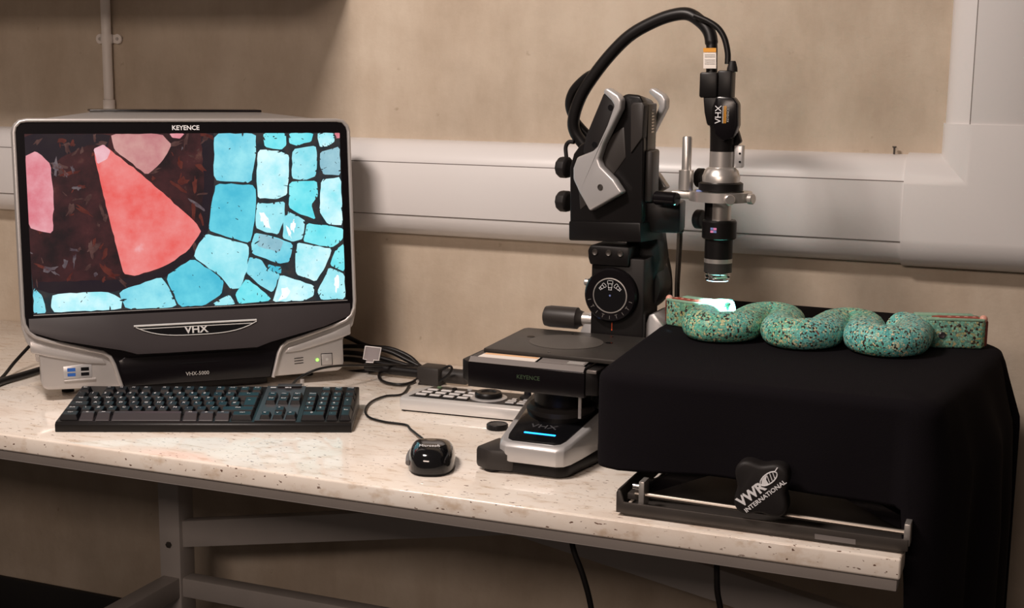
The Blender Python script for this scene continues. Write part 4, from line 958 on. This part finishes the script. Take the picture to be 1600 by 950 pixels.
sv = empty('serpent_sculpture', (.63, -.34, ZT), 'turquoise mosaic serpent sculpture with looping body and two heads on black cloth', 'sculpture')
zc0 = ZT+.001
xs = [.470, .5235, .5785, .6325, .6880, .7430, .7950]
pth = [(.520, -.300), (.500, -.312), (.4965, -.345), (.498, -.385), (.510, -.405), (.5235, -.4085), (.540, -.402), (.553, -.385), (.556, -.345), (.562, -.310), (.580, -.2975), (.598, -.310), (.604, -.345), (.606, -.385), (.618, -.405), (.6325, -.4100), (.648, -.404), (.661, -.386), (.664, -.346), (.671, -.312), (.688, -.3000), (.705, -.312), (.712, -.346), (.715, -.386), (.728, -.405), (.743, -.4095), (.759, -.403), (.771, -.385), (.772, -.348), (.769, -.318), (.752, -.300)]
pts = spline([(.63+(x-.642)*1.03, -.35+(y+.35)*1.06-.004, 0) for x, y in pth], 5); rows = []
for i, p in enumerate(pts):
    t = (pts[min(i+1, len(pts)-1)]-pts[max(i-1, 0)]).normalized(); nrm = Vector((-t.y, t.x, 0)); row = []
    for k in range(18):
        a_ = 2*math.pi*k/18; wv = math.cos(a_)*.0272; hv = math.sin(a_)
        zz2 = zc0+.0200+(.0215*hv if hv > 0 else .0195*max(hv, -1.0)); wv = wv*(1 if hv > -.5 else .98)
        if hv < 0: wv = math.copysign(abs(math.cos(a_))**.45*.0270, math.cos(a_)); 
        row.append(p+nrm*wv+Vector((0, 0, zz2)))
    rows.append(row)
bod = MB().loft(rows, close=True, caps=True).build('body', M['mosaic'], sv, smooth=60)
def head(side):
    # local frame: l along the head outwards, w across, z up
    if side < 0: o = Vector((.492, -.3560, zc0)); l = Vector((-.93, .34, 0)).normalized(); Lh = .088
    else: o = Vector((.770, -.3400, zc0)); l = Vector((.95, .28, 0)).normalized(); Lh = .091
    wv = Vector((-l.y, l.x, 0));  wv = wv if wv.y > 0 else -wv
    def q(a_, b_, c_): return o+l*a_+wv*b_+Vector((0, 0, c_))
    hz = .0385 if side < 0 else .040
    out = [(0, 0), (Lh-.006, 0), (Lh, .005), (Lh, .036), (Lh-.006, .041), (.0, .041)]
    hb = MB().prism([q(a_, b_, 0) for a_, b_ in out], (0, 0, hz)).build('head', M['mosaic_head'], sv, bevel=.004, seg=3)
    MB().prism([q(a_, b_, hz-.002) for a_, b_ in ((.012, -.0004), (Lh-.004, -.0004), (Lh-.002, .004), (.012, .005))], (0, 0, .0035)).build('jaw_rim', M['rim_green'], hb, bevel=.001)
    MB().prism([q(a_, b_, hz-.001) for a_, b_ in ((.028, .0075), (Lh-.006, .0065), (Lh-.006, .0120), (.034, .0110))], (0, 0, .0032)).build('gum', M['red_inlay'], hb, bevel=.001)
    MB().prism([q(a_, b_, hz-.001) for a_, b_ in ((.020, .017), (Lh-.008, .0165), (Lh-.008, .0235), (.030, .0230))], (0, 0, .0028)).build('gum', M['red_inlay'], hb, bevel=.001)
    MB().prism([q(a_, b_, hz-.001) for a_, b_ in ((.0, .027), (Lh-.012, .027), (Lh-.012, .040), (.0, .040))], (0, 0, .0035)).build('brow', M['rim_green'], hb, bevel=.0015)
    MB().prism([q(a_, b_, .003) for a_, b_ in ((Lh-.003, .003), (Lh+.003, .006), (Lh+.004, .034), (Lh-.003, .038))], (0, 0, hz-.004)).build('snout', M['dark_red'], hb, bevel=.003)
    for i in range(4): MB().prism([q(.040+i*.011, .0125, hz), q(.046+i*.011, .0125, hz), q(.0435+i*.011, .0165, hz)], (0, 0, .0025)).build('tooth', M['pink_inlay'], hb, bevel=.0005)
    sph = [(.0055*math.sin(math.pi*i/8), .0055-.0055*math.cos(math.pi*i/8)) for i in range(9)]
    MB().lathe(q(Lh-.004, .007, hz-.005), sph, 16).build('nostril', M['pink_inlay'], hb, smooth=60)
    MB().lathe(q(.032, -.0008, .018), [(.005, 0), (.0035, .0012), (.001, .0004)], 14, -wv).build('eye', M['chin'], hb)
head(-1); head(1)
